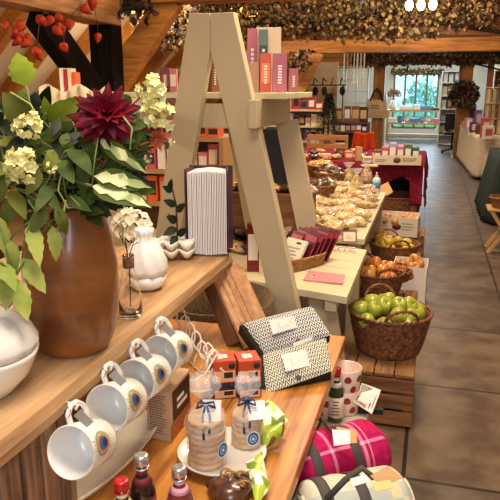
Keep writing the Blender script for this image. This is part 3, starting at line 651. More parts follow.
tag(obj('kraft_box', b, [plain('c8a684', .8), plain('5a3a28', .8), plain('1c1616', .5), plain('a8602c', .6), plain('eee8e0', .7)], at=a_, bevel=.0008), 'kraft cardboard box with small print and a black side, in front of the hanging mugs', 'box')
# glass plate
CELLO = mat('cellophane', 'ffffff', .08, alpha=.24, coat=1, bump=.8, scale=30)
pc = pz(222, 452, PZ+.025); pc.z = PZ+.001
t0 = T('glass_plate', 'round pale glass cake plate under the two packs of biscuits', 'plate', pc)
FROST = mat('milky_glass', 'f1ebe0', .12, coat=.8, alpha=.85)
b = B(); b.lathe([(0, .018), (.085, .018), (.098, .024), (.102, .03), (.1, .031), (.088, .024), (0, .022)], n=56); obj('plate_top', b, FROST, t0)
b = B(); b.lathe([(0, 0), (.05, 0), (.045, .004), (.03, .01), (.035, .018), (0, .018)], n=36); obj('foot', b, FROST, t0)
BISC = mat('biscuit', 'dcb278', .85, 'c4925a', 50, bump=.6)
def cookies(label, c, r, n_, th, tl, top):
    t0 = T('biscuit_pack', label, 'biscuits', c)
    for k in range(n_):
        b = B(); ox, oy = rnd(-.002, .002), rnd(-.002, .002); z = th*k+.001; b.lathe([(0, z), (r*.92, z), (r, z+th*.3), (r, z+th*.62), (r*.93, z+th*.9), (0, z+th*.93)], (ox, oy, 0), 28, fn=lambda a, z_, i_: .0012*noise.noise(V((cos(a)*4, sin(a)*4, k+z_*90)))); obj('biscuit', b, BISC, t0)
    h = n_*th; b = B()
    b.lathe([(r*1.06, .0), (r*1.07, h*.5), (r*1.05, h+.002), (r*.7, h+.016), (r*.22, h+.03), (r*.2, h+.038), (r*.45, h+.052), (r*.7, h+.068), (r*.62, h+.09)], n=40, fn=lambda a, z_, i_: .002*sin(11*a+z_*50)+(.009*sin(5*a+i_) if i_ > 5 else 0))
    wrap = obj('cellophane_wrap', b, CELLO, t0)
    b = B(); b.tube([(r*.22*cos(a), r*.22*sin(a), h+.033) for a in [k*pi/6 for k in range(13)]], .003, 6, False)
    fr = V((CAM.x-c.x, CAM.y-c.y, 0)).normalized(); sd = V((-fr.y, fr.x, 0))
    for s in (-1, 1): b.tube([fr*.01+V((0, 0, h+.033)), fr*(r*.7)+sd*s*.008+V((0, 0, h+.01)), fr*(r+.004)+sd*s*(.006)+V((0, 0, h-.035*(1 if s < 0 else .6)))], .0028, 6)
    for s in (-1, 1): b.tube([fr*.012+V((0, 0, h+.033)), fr*.02+sd*s*.016+V((0, 0, h+.04)), fr*.02+sd*s*.02+V((0, 0, h+.026)), fr*.012+V((0, 0, h+.03))], .0025, 6)
    obj('ribbon', b, plain('22386e', .5), wrap)
    q = fr*(r+.0065)+sd*(r*tl)*1.0; q = V((q.x, q.y, h*.45)); n__ = (fr+sd*tl).normalized(); q = n__*(r*1.06+.005)+V((0, 0, h*.42)); F_ = axis_frame(q, n__, V((0, 0, 1)).cross(n__)); b = B(); b.M = F_
    for j, (s, m_) in enumerate(((1, 0), (.84, 1), (.5, 0), (.42, 1), (.2, 0))):
        b.mi = m_; b.add([(0, 0, .0003*j)]+[(.016*s*cos(a), .019*s*sin(a), .0003*j) for a in [k*pi/12 for k in range(24)]], [(0, k+1, (k+1) % 24+1) for k in range(24)], False)
    obj('round_label', b, [plain('dfe6ee', .5), plain('1f5f9e', .5)], wrap)
    b = B(); q = fr*(.02)+sd*top[0]+V((0, 0, h+top[1])); b.M = Matrix.Translation(q)@axis_frame(V((0, 0, 0)), fr+V((0, 0, top[2])))@R(0, 0, top[3]); b.box((0, 0, 0), (.04, .045, .001)); b.mi = 1; scrib(b, (-.012, -.004, .001), (1, 0, 0), (0, 1, 0), 2, .02, .012)
    obj('gift_tag', b, [PAPER, plain('8a8a96', .8)], wrap); return t0
c1 = pz(207, 462, PZ+.024); c1.z = PZ+.0245
cookies('taller pack of stacked round biscuits tied with navy ribbon, left on the glass plate', c1, .041, 8, .0145, 1.0, (.012, .02, .5, .1))
c2 = pz(247, 443, PZ+.024); c2.z = PZ+.0245
cookies('shorter pack of biscuits with the big round blue label, right on the glass plate', c2, .035, 6, .0135, .35, (.022, .014, 1.2, .3))
# brown bag of dried slices, green packets
def slab(name, label, cat, quad, th, mats, bulge=.3, nu=10, nv=8, parent=None, crinkle=0.0, wfn=None):
    """a soft packet lying with its face on the quad (tl,tr,br,bl), bulging towards us"""
    tl, tr, br_, bl = [V(q) for q in quad]; c = (tl+tr+br_+bl)/4; n_ = (tr-tl).cross(bl-tl).normalized()
    if n_.dot(CAM-c) < 0: n_ = -n_
    x = ((tr-tl)+(br_-bl)).normalized(); y = n_.cross(x); F_ = frame(c, x, y, n_); Fi = F_.inverted(); b = B()
    def fn(sgn):
        def g(u, v):
            p = (tl*(1-u)+tr*u)*(1-v)+(bl*(1-u)+br_*u)*v; e = (max(0, sin(pi*u))*max(0, sin(pi*v)))**.35; q = Fi@p
            q.z += sgn*(th*.5*e)+(crinkle*noise.noise(V((u*5, v*5, c.x*9))) if 0 < u < 1 and 0 < v < 1 else 0); return q
        return g
    b.grid(fn(1), nu, nv); b.grid(fn(-1), nu, nv)
    o = obj(name, b, mats, parent); o.matrix_basis = F_; 
    if label: tag(o, label, cat)
    return o, F_
GP = mat('green_floral_pack', 'b4c83a', .35, 'f4f4e0', 48, mode='voronoi', lo=.25, hi=.5, c3='6a8a2a', coat=.4)
GP2 = mat('green_pack_side', 'a8bf34', .4, '6f4a2a', 42, mode='voronoi', lo=.15, hi=.3, coat=.4)
z_ = PZ+.012
slab('green_packet', 'upper yellow-green patterned packet beside the pack with the blue label', 'packet', [pz(252, 412, PZ+.05), pz(270, 398, PZ+.06), pz(290, 420, PZ+.03), pz(262, 436, PZ+.02)], .035, GP)
slab('green_packet', 'lower yellow-green patterned packet near the pine table edge', 'packet', [pz(262, 432, PZ+.05), pz(285, 420, PZ+.05), pz(282, 438, PZ+.02), pz(262, 452, PZ+.02)], .035, GP2)
slab('green_packet', 'small green and white packet lying below the biscuit plate', 'packet', [pz(246, 462, PZ+.03), pz(262, 452, PZ+.03), pz(270, 488, PZ+.015), pz(256, 506, PZ+.015)], .025, GP)
p = pz(230, 496, PZ+.001); t0 = T('dried_fruit_bag', 'dark bag of curled dried slices at the bottom edge below the plate', 'bag', p)
b = B(); b.ball((0, 0, .018), (.048, .042, .02), 18, 10, .25, 3, 2, R_=None); obj('bag', b, mat('brown_film', '6a3e2a', .3, '3a2016', 40, coat=.5), t0)
b = B()
for k in range(9):
    a = rnd(0, 6.28); q = V((rnd(-.02, .035), rnd(-.02, .03), .036)); F_ = axis_frame(q, (rnd(-.5, .5), rnd(-.8, 0), 1)); b.tube([F_@V((.012*cos(t), .009*sin(t), 0)) for t in [j*pi/5 for j in range(9)]], .0025, 6)
obj('dried_slices', b, mat('dried_slice', 'b5895a', .7, '7c5230', 60), t0)

# tea boxes
OR = plain('bb4a2c', .5); NV = plain('1f2440', .5); KB = [OR, plain('e8b48a', .5), plain('f2e6d8', .6), plain('20242e', .5)]
def teabox(label, p, rz, m0, d=(.062, .07, .064)):
    b = B(); b.box((0, 0, d[2]/2), d); b.mi = 1; b.box((0, -d[1]/2-.0005, d[2]*.3), (d[0]*.9, .001, d[2]*.5)); b.mi = 3; b.box((d[0]*.15, -d[1]/2-.001, d[2]*.36), (d[0]*.4, .001, d[2]*.26)); b.lathe([(0, 0), (.009, 0), (.009, .001), (0, .001)], n=14) if False else None
    b.M = Matrix.Translation((d[0]*.3, -d[1]/2-.001, d[2]*.78))@R(pi/2, 0, 0); b.lathe([(0, 0), (.009, 0), (.009, .0006), (0, .0006)], n=16); b.M = Matrix.Identity(4)
    b.mi = 2; b.box((-.008, .0, d[2]+.0004), (.012, d[1]*.45, .0008)); b.box((.006, 0, d[2]+.0004), (.012, d[1]*.34, .0008))
    o = obj('tea_box', b, [m0]+KB[1:]); o.matrix_basis = Matrix.Translation(p)@R(0, 0, rz); return tag(o, label, 'box', 'small tea boxes stacked behind the biscuits')
q1 = pz(250, 398, PZ+.001); rz = radians(28)
dx = V((cos(rz), sin(rz), 0)); dy = V((-sin(rz), cos(rz), 0))
q1 += dy*.035
teabox('navy tea box under the front orange-topped box', q1, rz, NV, (.064, .072, .045)); teabox('orange-topped tea box on the front navy box', q1+V((0, 0, .0462)), rz, OR)
q2 = q1-dx*.067+dy*.012
teabox('navy tea box under the rear orange-topped box', q2, rz, NV, (.064, .072, .045)); teabox('orange-topped tea box on the rear navy box', q2+V((0, 0, .0462)), rz, OR)
# white wire rack
b0 = pz(205, 392, PZ+.004); t0 = T('wire_rack', 'white bent-wire rack with a row of tall loops behind the mugs', 'rack', b0)
def q_(x, y, D): return pd(x, y, D)
tops = [(181, 308, 2.0), (185, 315, 1.95), (190, 323, 1.9), (196, 331, 1.86), (202, 341, 1.8), (208, 343, 1.78), (213, 349, 1.75)]
for k, (x, y, D) in enumerate(tops):
    b = B(); ln = 46-k*3
    pts = [q_(x-3, y+ln, D), q_(x-1, y+ln*.75, D), q_(x+4.5, y+ln*.45, D), q_(x+5, y+ln*.22, D), q_(x+3.5, y+3, D), q_(x, y, D), q_(x-3.5, y+3, D), q_(x-4.5, y+ln*.22, D), q_(x-1, y+ln*.45, D-.01), q_(x+8, y+ln*.72, D-.01), q_(x+15, y+ln*.85, D)]
    obj('loop', (b.tube(pts, .0027, 6), b)[1], WIRE, t0, at=b0)
b = B()
b.tube([pz(235, 383, PZ+.02), pz(205, 391, PZ+.012), pz(190, 392, PZ+.01), q_(187, 382, 1.66), q_(190, 372, 1.66), q_(193, 376, 1.66), q_(190, 382, 1.66)], .0026, 6)
b.tube([q_(188, 378, 1.66), q_(188, 392, 1.66), pz(184, 425, PZ+.004)], .0028, 6)
b.tube([q_(189, 383, 1.68), q_(205, 374, 1.7), q_(218, 352, 1.74), q_(214, 350, 1.74), q_(208, 358, 1.72), q_(206, 368, 1.7)], .0024, 6)
b.tube([pz(183, 356, PZ+.004), pz(200, 372, PZ+.004), pz(218, 372, PZ+.004), pz(236, 372, PZ+.004)], .0026, 6)
b.tube([q_(205, 352, 1.75), q_(214, 362, 1.74), q_(222, 368, 1.74)], .0024, 6)
obj('base_wire', b, WIRE, t0, at=b0)
# round hessian drum behind the rack
p = pd(218, 325, 2.72); p = V((p.x, p.y, .36)); b = B()
b.lathe([(.20, 0), (.23, .2), (.24, .34), (.235, .345), (.21, .2), (.18, .02), (0, .02)], n=48, fn=lambda a, z_, i_: .003*sin(a*48+i_*pi)); 
t0 = tag(obj('woven_drum', b, mat('hessian', '7c6448', .95, '5b4630', 90, bump=.4)), 'dim round woven tub beneath the painted shelf behind the slanting timber leg', 'basket'); t0.location = p
thing_box('stool', 'low dark stool carrying the round woven tub under the painted shelf', 'stool', p.x-.2, p.x+.2, p.y-.2, p.y+.2, 0, .359, mat('dark_oak', '4a2e1c', .6))
# pouches
HA = herring('herringbone_black', '15151a', 'e9e6df'); HBm = herring('herringbone_olive', '4c4a34', 'e6e2cf')
def pouch(label, quad, m, lq, tagq):
    tl, tr, br_, bl = quad; c = (tl+tr+br_+bl)/4
    o, F_ = slab('pouch', label, 'pouch', [tl, tr, br_, bl], .03, m, nu=18, nv=14)
    n_ = F_.to_3x3()@V((0, 0, 1)); Fi = F_.inverted()
    bb = B(); back = V((0, .075, -.01)); xq = (tr-tl).normalized()*.014; q = [Fi@(v-n_*.004) for v in (bl-xq, br_, tr, tl-xq)]; w_ = [Fi@(v-n_*.055) for v in (bl-xq*1.6, br_, tr, tl-xq*1.6)]; bb.hexa(w_, q); s = obj('lining', bb, plain('16120f', .8), o, bevel=.006)
    bb = B(); k = [Fi@(v+n_*.016) for v in lq]; bb.hexa(k, [v+V((0, 0, .001)) for v in k]); bb.mi = 1; scrib(bb, k[0]*.72+k[2]*.28+V((0, 0, .0012)), (k[1]-k[0]).normalized(), (k[3]-k[0]).normalized(), 3, (k[1]-k[0]).length*.6, (k[3]-k[0]).length*.42, .5); obj('cloth_label', bb, [plain('e4ddd6', .9), plain('9aa0b4', .8)], o)
    bb = B(); k = Fi@(bl*.5+br_*.5)+V((0, .008, .012)); bb.lathe([(0, 0), (.007, 0), (.007, .004), (.004, .005), (0, .004)], k, 18); obj('button', bb, plain('2a2622', .4), o)
    if tagq: bb = B(); k = [Fi@(v+n_*.018) for v in tagq]; bb.hexa(k, [v+V((0, 0, .001)) for v in k]); obj('paper_tag', bb, PAPER, o)
Q = lambda x, y, z: pz(x, y, z)
pouch('black and white herringbone pouch, the upper and rear of the pair', [pd(243, 323, 2.02), pd(312, 306, 2.04), pd(331, 335, 1.98), pd(266, 356, 1.95)], HA, [pd(273, 337, 1.97), pd(297, 330, 1.985), pd(294, 318, 2.0), pd(269, 323, 2.0)], None)
pouch('olive and white herringbone pouch, the lower and front of the pair', [pd(263, 354, 1.90), pd(326, 338, 1.93), pd(332, 371, 1.85), pd(266, 394, 1.80)], HBm, [pd(286, 375, 1.83), pd(310, 369, 1.86), pd(306, 353, 1.89), pd(281, 358, 1.88)], [pd(293, 347, 1.91), pd(313, 340, 1.92), pd(312, 344, 1.92), pd(294, 351, 1.91)])

# ------------------------------------------------------------------ white low table with beakers, bottle and blankets
WT = .5
wt0 = pz(366, 424, WT); b0 = V((-.22, 1.55, 0)); t0 = T('low_table', 'low white table with the beakers and rolled blankets on it', 'table', b0)
xa, xb, ya, yb = -.285, wt0.x, 1.12, pz(360, 402, WT).y
b = B(); b.box(((xa+xb)/2, (ya+yb)/2, WT-.015), (xb-xa, yb-ya, .03)); obj('tabletop', b, mat('chalk_white', 'e6dccb', .6, 'd9cdb8', 6), t0, at=b0, bevel=.004)
for x in (xa+.05, xb-.05):
    for y in (ya+.05, yb-.05): b = B(); b.box((x, y, (WT-.031)/2), (.045, .045, WT-.031)); obj('leg', b, mat('chalk_white', 'e6dccb', .6), t0, at=b0)
BK = plain('ebcdba', .3); HEART = plain('9c1c2c', .4)
def beaker(label, p):
    b = B(); b.lathe([(0, .001), (.036, 0), (.038, .004), (.0455, .078), (.044, .08), (.042, .077), (.035, .006), (0, .005)], n=36)
    b.mi = 1
    for row, z0 in ((0, .024), (1, .056)):
        for k in range(7):
            a0 = k*2*pi/7+row*.45
            def P_(da, dz): z = z0+dz; r = .038+(z-.004)/.074*.0075+.0008; return V((r*cos(a0+da), r*sin(a0+da), z))
            n_ = 14; vs = [P_(0, 0)]+[P_(.0105*cos(t)/.043*(1-.25*sin(t)), .0115*sin(t)-.001) for t in [2*pi*j/n_ for j in range(n_)]]; b.add(vs, [(0, j+1, (j+1) % n_+1) for j in range(n_)], False)
    o = obj('beaker', b, [BK, HEART]); o.location = p; o.scale = (1.12, 1.12, 1.1); return tag(o, label, 'cup', 'beakers with red fruit pattern')
pR = pz(345, 411, WT+.001); pL = pz(325, 414, WT+.001)
beaker('right-hand lower beaker with red fruits, right of the small bottle', pR); beaker('right-hand upper beaker with red fruits, stacked on its twin', pR+V((0, 0, .074)))
beaker('left-hand lower beaker with red fruits, left of the small bottle', pL); beaker('left-hand upper beaker with red fruits, stacked half behind the small bottle', pL+V((0, 0, .074)))
bottle('small dark green bottle with a red cap and white label in front of the beakers', 335, 420, .185, REDC, GLIQ, [plain('e8dcc8', .6), plain('8a1c24', .6)], r=.026, z=WT)
# leaflets leaning by the beakers
q = [pd(362, 383, 2.14), pd(381, 390, 2.14), pd(372, 414, 2.08), pd(354, 402, 2.08)]; b = B(); b.mi = 0; nn_ = (q[1]-q[0]).cross(q[3]-q[0]).normalized(); nn_ = nn_ if nn_.dot(CAM-q[0]) > 0 else -nn_
b.hexa([v-nn_*.002 for v in (q[3], q[2], q[1], q[0])], [v for v in (q[3], q[2], q[1], q[0])])
L4 = lambda u, v: (q[0]*(1-u)+q[1]*u)*(1-v)+(q[3]*(1-u)+q[2]*u)*v
for (u0, u1, v0, v1, m_) in ((.03, .6, .05, .45, 1), (.03, .6, .5, .95, 2), (.7, .78, .1, .9, 1), (.85, .9, .2, .8, 3)):
    b.mi = m_; b.add([L4(u0, v1)+nn_*.0008, L4(u1, v1)+nn_*.0008, L4(u1, v0)+nn_*.0008, L4(u0, v0)+nn_*.0008], [(0, 1, 2, 3)], False)
tag(obj('leaflet', b, [PAPER, mat('photo_print', '6f6a4a', .5, '2a2018', 60, c3='b8b4a0'), mat('photo_red', 'b84038', .5, '3a2020', 70, c3='d8b8a0'), plain('8a8a8a', .6)], at=q[3]), 'printed leaflet with small photographs leaning behind the beakers', 'leaflet')
b = B(); b.beam(pz(356, 409, WT+.011), pz(383, 411, WT+.011), .022, .018); tag(obj('strap_handle', b, plain('221c1c', .7), at=pz(364, 411, WT)), 'short black strap under the leaflet at the corner of the low white table', 'strap')

# blanket rolls
def roll(name, label, a, c, r, base, stripe, cross, grid_, straps, tagspec, n_=64, dark=None):
    t0 = T(name, label, 'blanket', a); ax = (c-a); L_ = ax.length; F_ = axis_frame(V((0, 0, 0)), ax, (0, 0, 1)); b = B(); nu = 60
    vs = []; fs = []
    for i_ in range(nu+1):
        u = i_/nu; e = min(u, 1-u)*L_; rr = r*(1-.30*max(0, 1-e/.03)**2)
        for k in range(n_):
            t = 2*pi*k/n_; q = rr*(1+.012*sin(2*t)); 
            for (su) in straps: 
                q -= .007*math.exp(-((u-su)*L_/.022)**2)
            vs.append(F_@V((q*cos(t), q*sin(t), u*L_)))
    k0 = 0
    b.add(vs, [], True)
    for i_ in range(nu):
        for k in range(n_):
            u = (i_+.5)/nu; s1 = any(abs(u-x) < w_ for x, w_ in grid_[0]); s2 = any(abs(((k+.5)/n_-x+.5) % 1-.5) < w_ for x, w_ in grid_[1])
            b.f.append([i_*n_+k, i_*n_+(k+1) % n_, (i_+1)*n_+(k+1) % n_, (i_+1)*n_+k]); b.m.append(2 if s1 and s2 else 1 if s1 or s2 else 0); b.s.append(True)
    obj('blanket_cloth', b, [base, stripe, cross], t0)
    for e, s in ((0, -1), (1, 1)):
        b = B(); pts = []
        for k in range(110): t = k*.28; rr = r*.70*(1-k/118); pts.append(F_@V((rr*cos(t), rr*sin(t), e*L_+s*(.002))))
        b.tube(pts, r*.042, 6); o = B(); b.add([F_@V((0, 0, e*L_-s*.002))]+[F_@V((r*.72*cos(2*pi*k/24), r*.72*sin(2*pi*k/24), e*L_-s*.002)) for k in range(24)], [(0, k+1, (k+1) % 24+1) for k in range(24)], False)
        obj('rolled_end', b, base, t0)
    for su in straps:
        b = B(); b.M = F_; b.lathe([(r*.955, su*L_-.014), (r*.975, su*L_-.013), (r*.975, su*L_+.013), (r*.955, su*L_+.014)], n=n_); obj('strap', b, plain('4a4240', .7), t0)
    return t0, F_, L_
PK = mat('pink_wool', 'c21a5c', .95, 'a81450', 60, bump=.4, spec=.2); PKL = mat('pink_pale', 'e07aa0', .95, bump=.3, scale=60); PKW = mat('pink_white', 'f2c2d2', .95)
a = pz(290, 474, .592); c = pz(376, 450, .592)
t0, F_, L_ = roll('rolled_blanket', 'bright pink blanket with pale plaid stripes, rolled and strapped, beside the pine table', a, c, .091, PK, PKL, PKW, ([(.33, .018), (.69, .018), (.74, .008)], [(.87, .014), (.63, .01), (.1, .014), (.37, .014)]), (.16, .60), None)
def card(label, pts, m, name='gift_tag', parent=None, th=.0012, cat='tag', marks=None):
    pts = [V(p) for p in pts]; n_ = (pts[1]-pts[0]).cross(pts[2]-pts[0]).normalized(); n_ = n_ if n_.dot(CAM-pts[0]) > 0 else -n_; b = B()
    k = len(pts); b.add([p for p in pts]+[p+n_*th for p in pts], [tuple(range(k)), tuple(range(k, 2*k))]+[(i_, (i_+1) % k, (i_+1) % k+k, i_+k) for i_ in range(k)], False)
    ms = [m]
    if marks: b.mi = 1; ms.append(marks); x = (pts[1]-pts[0]); y = (pts[3]-pts[0]); scrib(b, pts[0]+x*.12+y*.2+n_*(th+.0005), x.normalized(), y.normalized(), 3, x.length*.7, y.length*.5)
    return obj(name, b, ms, parent, at=pts[0]) if not parent else obj(name, b, ms, parent, at=parent.location)
b = B(); b.tube([pd(313, 412, 1.78), pd(322, 420, 1.72), pd(333, 434, 1.62), pd(338, 440, 1.58)], .004, 6); obj('carry_cord', b, plain('2a2422', .7), t0, at=t0.location)
card('', [pd(336, 427, 1.585), pd(356, 430, 1.59), pd(357, 443, 1.55), pd(340, 444, 1.54)], KRAFT, parent=t0)
card('', [pd(332, 430, 1.57), pd(350, 431, 1.575), pd(350, 444, 1.53), pd(334, 446, 1.53)], PAPER, parent=t0)
CRM = mat('cream_wool', 'ddd6c0', .95, 'd0c8ae', 40, bump=.4, spec=.2); CRG = mat('grey_check', 'b9c0b4', .95); CRY = mat('yellow_check', 'ddd0a0', .95)
a = pz(302, 520, .59); c = pz(402, 502, .59)
t0, F_, L_ = roll('rolled_blanket', 'cream blanket with faint grey and yellow checks, rolled, at the bottom edge', a, c, .089, CRM, CRG, CRY, ([(.2, .04), (.5, .03), (.82, .05)], [(.1, .03), (.75, .04), (.9, .03), (.35, .03)]), (.18, .52), None)
b = B(); b.tube([pd(326, 500, 1.36), pd(345, 480, 1.36), pd(362, 468, 1.38), pd(374, 478, 1.36)], .007, 6); obj('carry_handle', b, plain('4a443e', .8), t0, at=t0.location)
card('', [pd(370, 476, 1.345), pd(388, 466, 1.37), pd(402, 478, 1.35), pd(382, 487, 1.33)], KRAFT, parent=t0)
card('', [pd(372, 483, 1.335), pd(390, 480, 1.335), pd(394, 488, 1.32), pd(376, 492, 1.32)], plain('e4c882', .8), parent=t0)
card('', [pd(350, 479, 1.34), pd(366, 475, 1.345), pd(369, 482, 1.33), pd(352, 487, 1.33)], PAPER, parent=t0, marks=plain('9a948c', .8))
# ------------------------------------------------------------------ painted A-frame display stand
SK = radians(15); tr_ = V((cos(SK), -sin(SK), 0)); nr_ = V((sin(SK), cos(SK), 0)); PA_ = V((-.297, 2.53, 0)); LZ = .70; TZ = 1.531
S0 = V((-.9, 2.75, 0)); stand = T('display_stand', 'tall putty-coloured painted A-frame stand with slatted shelves in the centre', 'display stand', S0)
def ap(x, y, off=0): return pn(x, y, PA_+nr_*off, nr_)
def legp(q, th=.034, name='leg', bev=.003, off=0, label=None):
    b = B(); f = [ap(x, y, off) for x, y in q]; b.hexa(f, [p+nr_*th for p in f]); o = obj(name, b, SAGE, stand, at=S0, bevel=bev)
    if label: o['label'] = label
    return o
def ext(p, q, z, off=0):   # extend the line p-q (pixels) down to height z on the frame's plane
    a, c = ap(*p, off), ap(*q, off); return a+(c-a)*((z-a.z)/(c.z-a.z))
def legw(tl, tr, bl, br_, z=.002, off=0, th=.034):
    b = B(); f = [ap(*tl, off), ap(*tr, off), ext(tr, br_, z, off), ext(tl, bl, z, off)]; b.hexa(f, [p+nr_*th for p in f]); return obj('leg', b, SAGE, stand, at=S0, bevel=.003)
b = B(); f = [ap(189, 13), ap(209.5, 13), ap(209.5, 51), ext((209.5, 51), (191, 167), .002), ext((189, 13), (158, 217), .002)]
def polyprism(b, f, th): k = len(f); g = [p+nr_*th for p in f]; b.add(f+g, [tuple(range(k))[::-1], tuple(range(k, 2*k))]+[(i_, (i_+1) % k, (i_+1) % k+k, i_+k) for i_ in range(k)], False)
polyprism(b, f, .034); obj('leg', b, SAGE, stand, at=S0, bevel=.003)
b = B(); f = [ap(210.3, 13), ap(233, 12), ext((233, 12), (296, 300), .002), ext((210.3, 51), (272, 310), .002), ap(210.3, 51)]
polyprism(b, f, .034); obj('leg', b, SAGE, stand, at=S0, bevel=.003)
legp([(176, 103), (244, 104), (247, 129), (176, 127)], .03, 'crossbar', off=.036)
# side arms (the right one shows) running back
def arm(x, name='side_arm'):
    b = B(); b.beam(V((x, 2.57, TZ-.085)), V((x, 3.22, TZ-.085)), .034, .115); return obj(name, b, SAGE, stand, at=S0, bevel=.003)
xa_ = ap(258, 118, .02).x; arm(xa_); arm(xa_-.62)
# top shelf planks
def shelfplanks(xr, y0, n_, w_, z, th, xl):
    for k in range(n_):
        ya_ = y0+k*(w_+.006); b = B(); dyl = (xr-xl)*math.tan(SK)
        q = [V((xr, ya_, z-th)), V((xr, ya_+w_, z-th)), V((xl, ya_+w_+dyl, z-th)), V((xl, ya_+dyl, z-th))]; b.hexa(q[::-1], [p+V((0, 0, th)) for p in q][::-1]); obj('shelf_plank', b, SAGE2, stand, at=S0, bevel=.003)
xr_t = ap(287, 98, .03).x; yr_t = ap(287, 98, .03).y
shelfplanks(xr_t, yr_t, 4, .14, TZ, .026, -1.45)
shelfplanks(-.297, 2.572, 6, .135, LZ, .034, -1.62)
# rear legs
def rleg(q, Ys, th=.03):
    b = B(); f = [py(x, y, Y) for (x, y), Y in zip(q, Ys)]; b.hexa(f, [p+V((0, th, 0)) for p in f]); return obj('leg', b, SAGE, stand, at=S0, bevel=.003)
q = [(275, 121), (297, 119), (322, 250), (301, 250)]; Yr = 3.2
f = [py(x, y, Yr) for x, y in q]; 
def todown(a, c, z): return a+(c-a)*((z-a.z)/(c.z-a.z))
b = B(); f2 = [f[0], f[1], todown(f[1], f[2], .002), todown(f[0], f[3], .002)]; b.hexa(f2, [p+V((0, .03, 0)) for p in f2]); obj('leg', b, SAGE, stand, at=S0, bevel=.003)
f = [py(x, y, 3.25) for x, y in ((226, 122), (243, 121), (262, 215), (243, 215))]; b = B(); f2 = [f[0], f[1], todown(f[1], f[2], .002), todown(f[0], f[3], .002)]; b.hexa(f2, [p+V((0, .03, 0)) for p in f2]); obj('leg', b, SAGE, stand, at=S0, bevel=.003)
# leg and bracket under the lower shelf, right end
f = [py(x, y, 2.66) for x, y in ((308, 299), (334, 297), (347, 375), (321, 375))]; b = B(); f2 = [f[0], f[1], todown(f[1], f[2], .002), todown(f[0], f[3], .002)]; b.hexa(f2, [p+V((0, .03, 0)) for p in f2]); obj('leg', b, SAGE, stand, at=S0, bevel=.003)
b = B(); b.box((-.37, 2.70, LZ-.06), (.05, .2, .045)); obj('bracket', b, SAGE, stand, at=S0, bevel=.003)
# ---- goods placed by where their base meets a surface
def pbox(name, label, cat, x0, x1, yt, yb, z0, dep, m, face=None, grp=None, face2=None, rz=YW, tilt=0, D=None):
    xc = (x0+x1)/2; P = pz(xc, yb, z0) if D is None else pd(xc, yb, D); D = (P-CAM).dot(fv); w_ = (x1-x0)/FPX*D; t_ = pd(xc, yt, D)
    h = max(.01, t_.z-z0); c = V((P.x, P.y, z0+.001))+V((-sin(rz), cos(rz), 0))*dep/2
    return carton(name, label, cat, c, (w_, dep, h), rz, m, face, grp, tilt, face2=face2)
W = plain('f4ece2', .7)
PINKB = plain('b8647a', .55); MAUVE = plain('b8647c', .55)
for x0, x1, yt, D, dz, m, fc, f2, lab in (
    (247, 257, 30, 2.86, .0, MAUVE, None, W, 'mauve box with white vertical lettering, rear left on the top shelf of the painted stand'),
    (257, 281, 29, 2.9, .0, plain('dfc9ab', .7), None, None, 'large beige box at the back of the painted stand top shelf'),
    (259, 268, 31, 2.83, .0, plain('5d7468', .5), plain('2e3a38', .5), W, 'slim sage-green box with dark picture in front of the large beige box'),
    (260, 271, 54, 2.76, .0, plain('cf5a34', .5), plain('e88a5c', .5), W, 'bright orange box on the painted stand top shelf'),
    (272.5, 286.5, 54, 2.74, .0, PINKB, None, W, 'dusty pink box with white vertical lettering, front right of the top shelf'),
    (289, 298, 69, 2.80, .0, plain('b06a70', .55), None, W, 'smallest pink box at the right end of the top shelf'),
    (242, 249, 53, 2.72, .0, plain('a56e8c', .55), None, None, 'purple-pink box half hidden by the right leg on the top shelf'),
    (249, 259, 63, 2.78, .0, plain('c39a78', .7), None, None, 'plain tan box between the mauve and orange boxes'),
    (161, 170, 68, 2.95, .0, plain('6e2420', .5), plain('9a4a3a', .5), W, 'dark red book at the left end of the top shelf'),
    (170, 177, 69, 2.9, .0, plain('c26a5a', .5), plain('e6d0b8', .5), None, 'salmon and white box left of the left leg of the stand'),
    (212, 219, 60, 2.9, .0, plain('8e5a3c', .6), None, W, 'tan packet seen between the legs under the apex'),
    (205, 212, 70, 2.93, .0, plain('7a4028', .6), None, None, 'brown packet low between the two front legs of the stand'),
    (219, 228, 74, 2.9, .0, plain('c06a44', .6), W, None, 'orange-brown packet right of the tan one between the legs')):
    xc = (x0+x1)/2; P = pd(xc, 92, D); w_ = (x1-x0)/FPX*D; hgt = pd(xc, yt, D).z-TZ; c = V((P.x, P.y, TZ+.001)); o = None
    d = (w_, .05, hgt); b = B(); b.box((0, .025, hgt/2), d); mats = [m]
    if fc: b.mi = len(mats); mats.append(fc); b.box((0, -.0004, hgt*.5), (w_*.78, .001, hgt*.5))
    if f2:
        b.mi = len(mats); mats.append(f2)
        for k in range(7): b.box((0, -.0012, hgt*(.25+.07*k)), (w_*.28, .001, hgt*.045))
    o = obj('gift_box', b, mats, bevel=.001); o.matrix_basis = Matrix.Translation(c)@R(0, rnd(-.01, .01), YW); tag(o, lab, 'box')

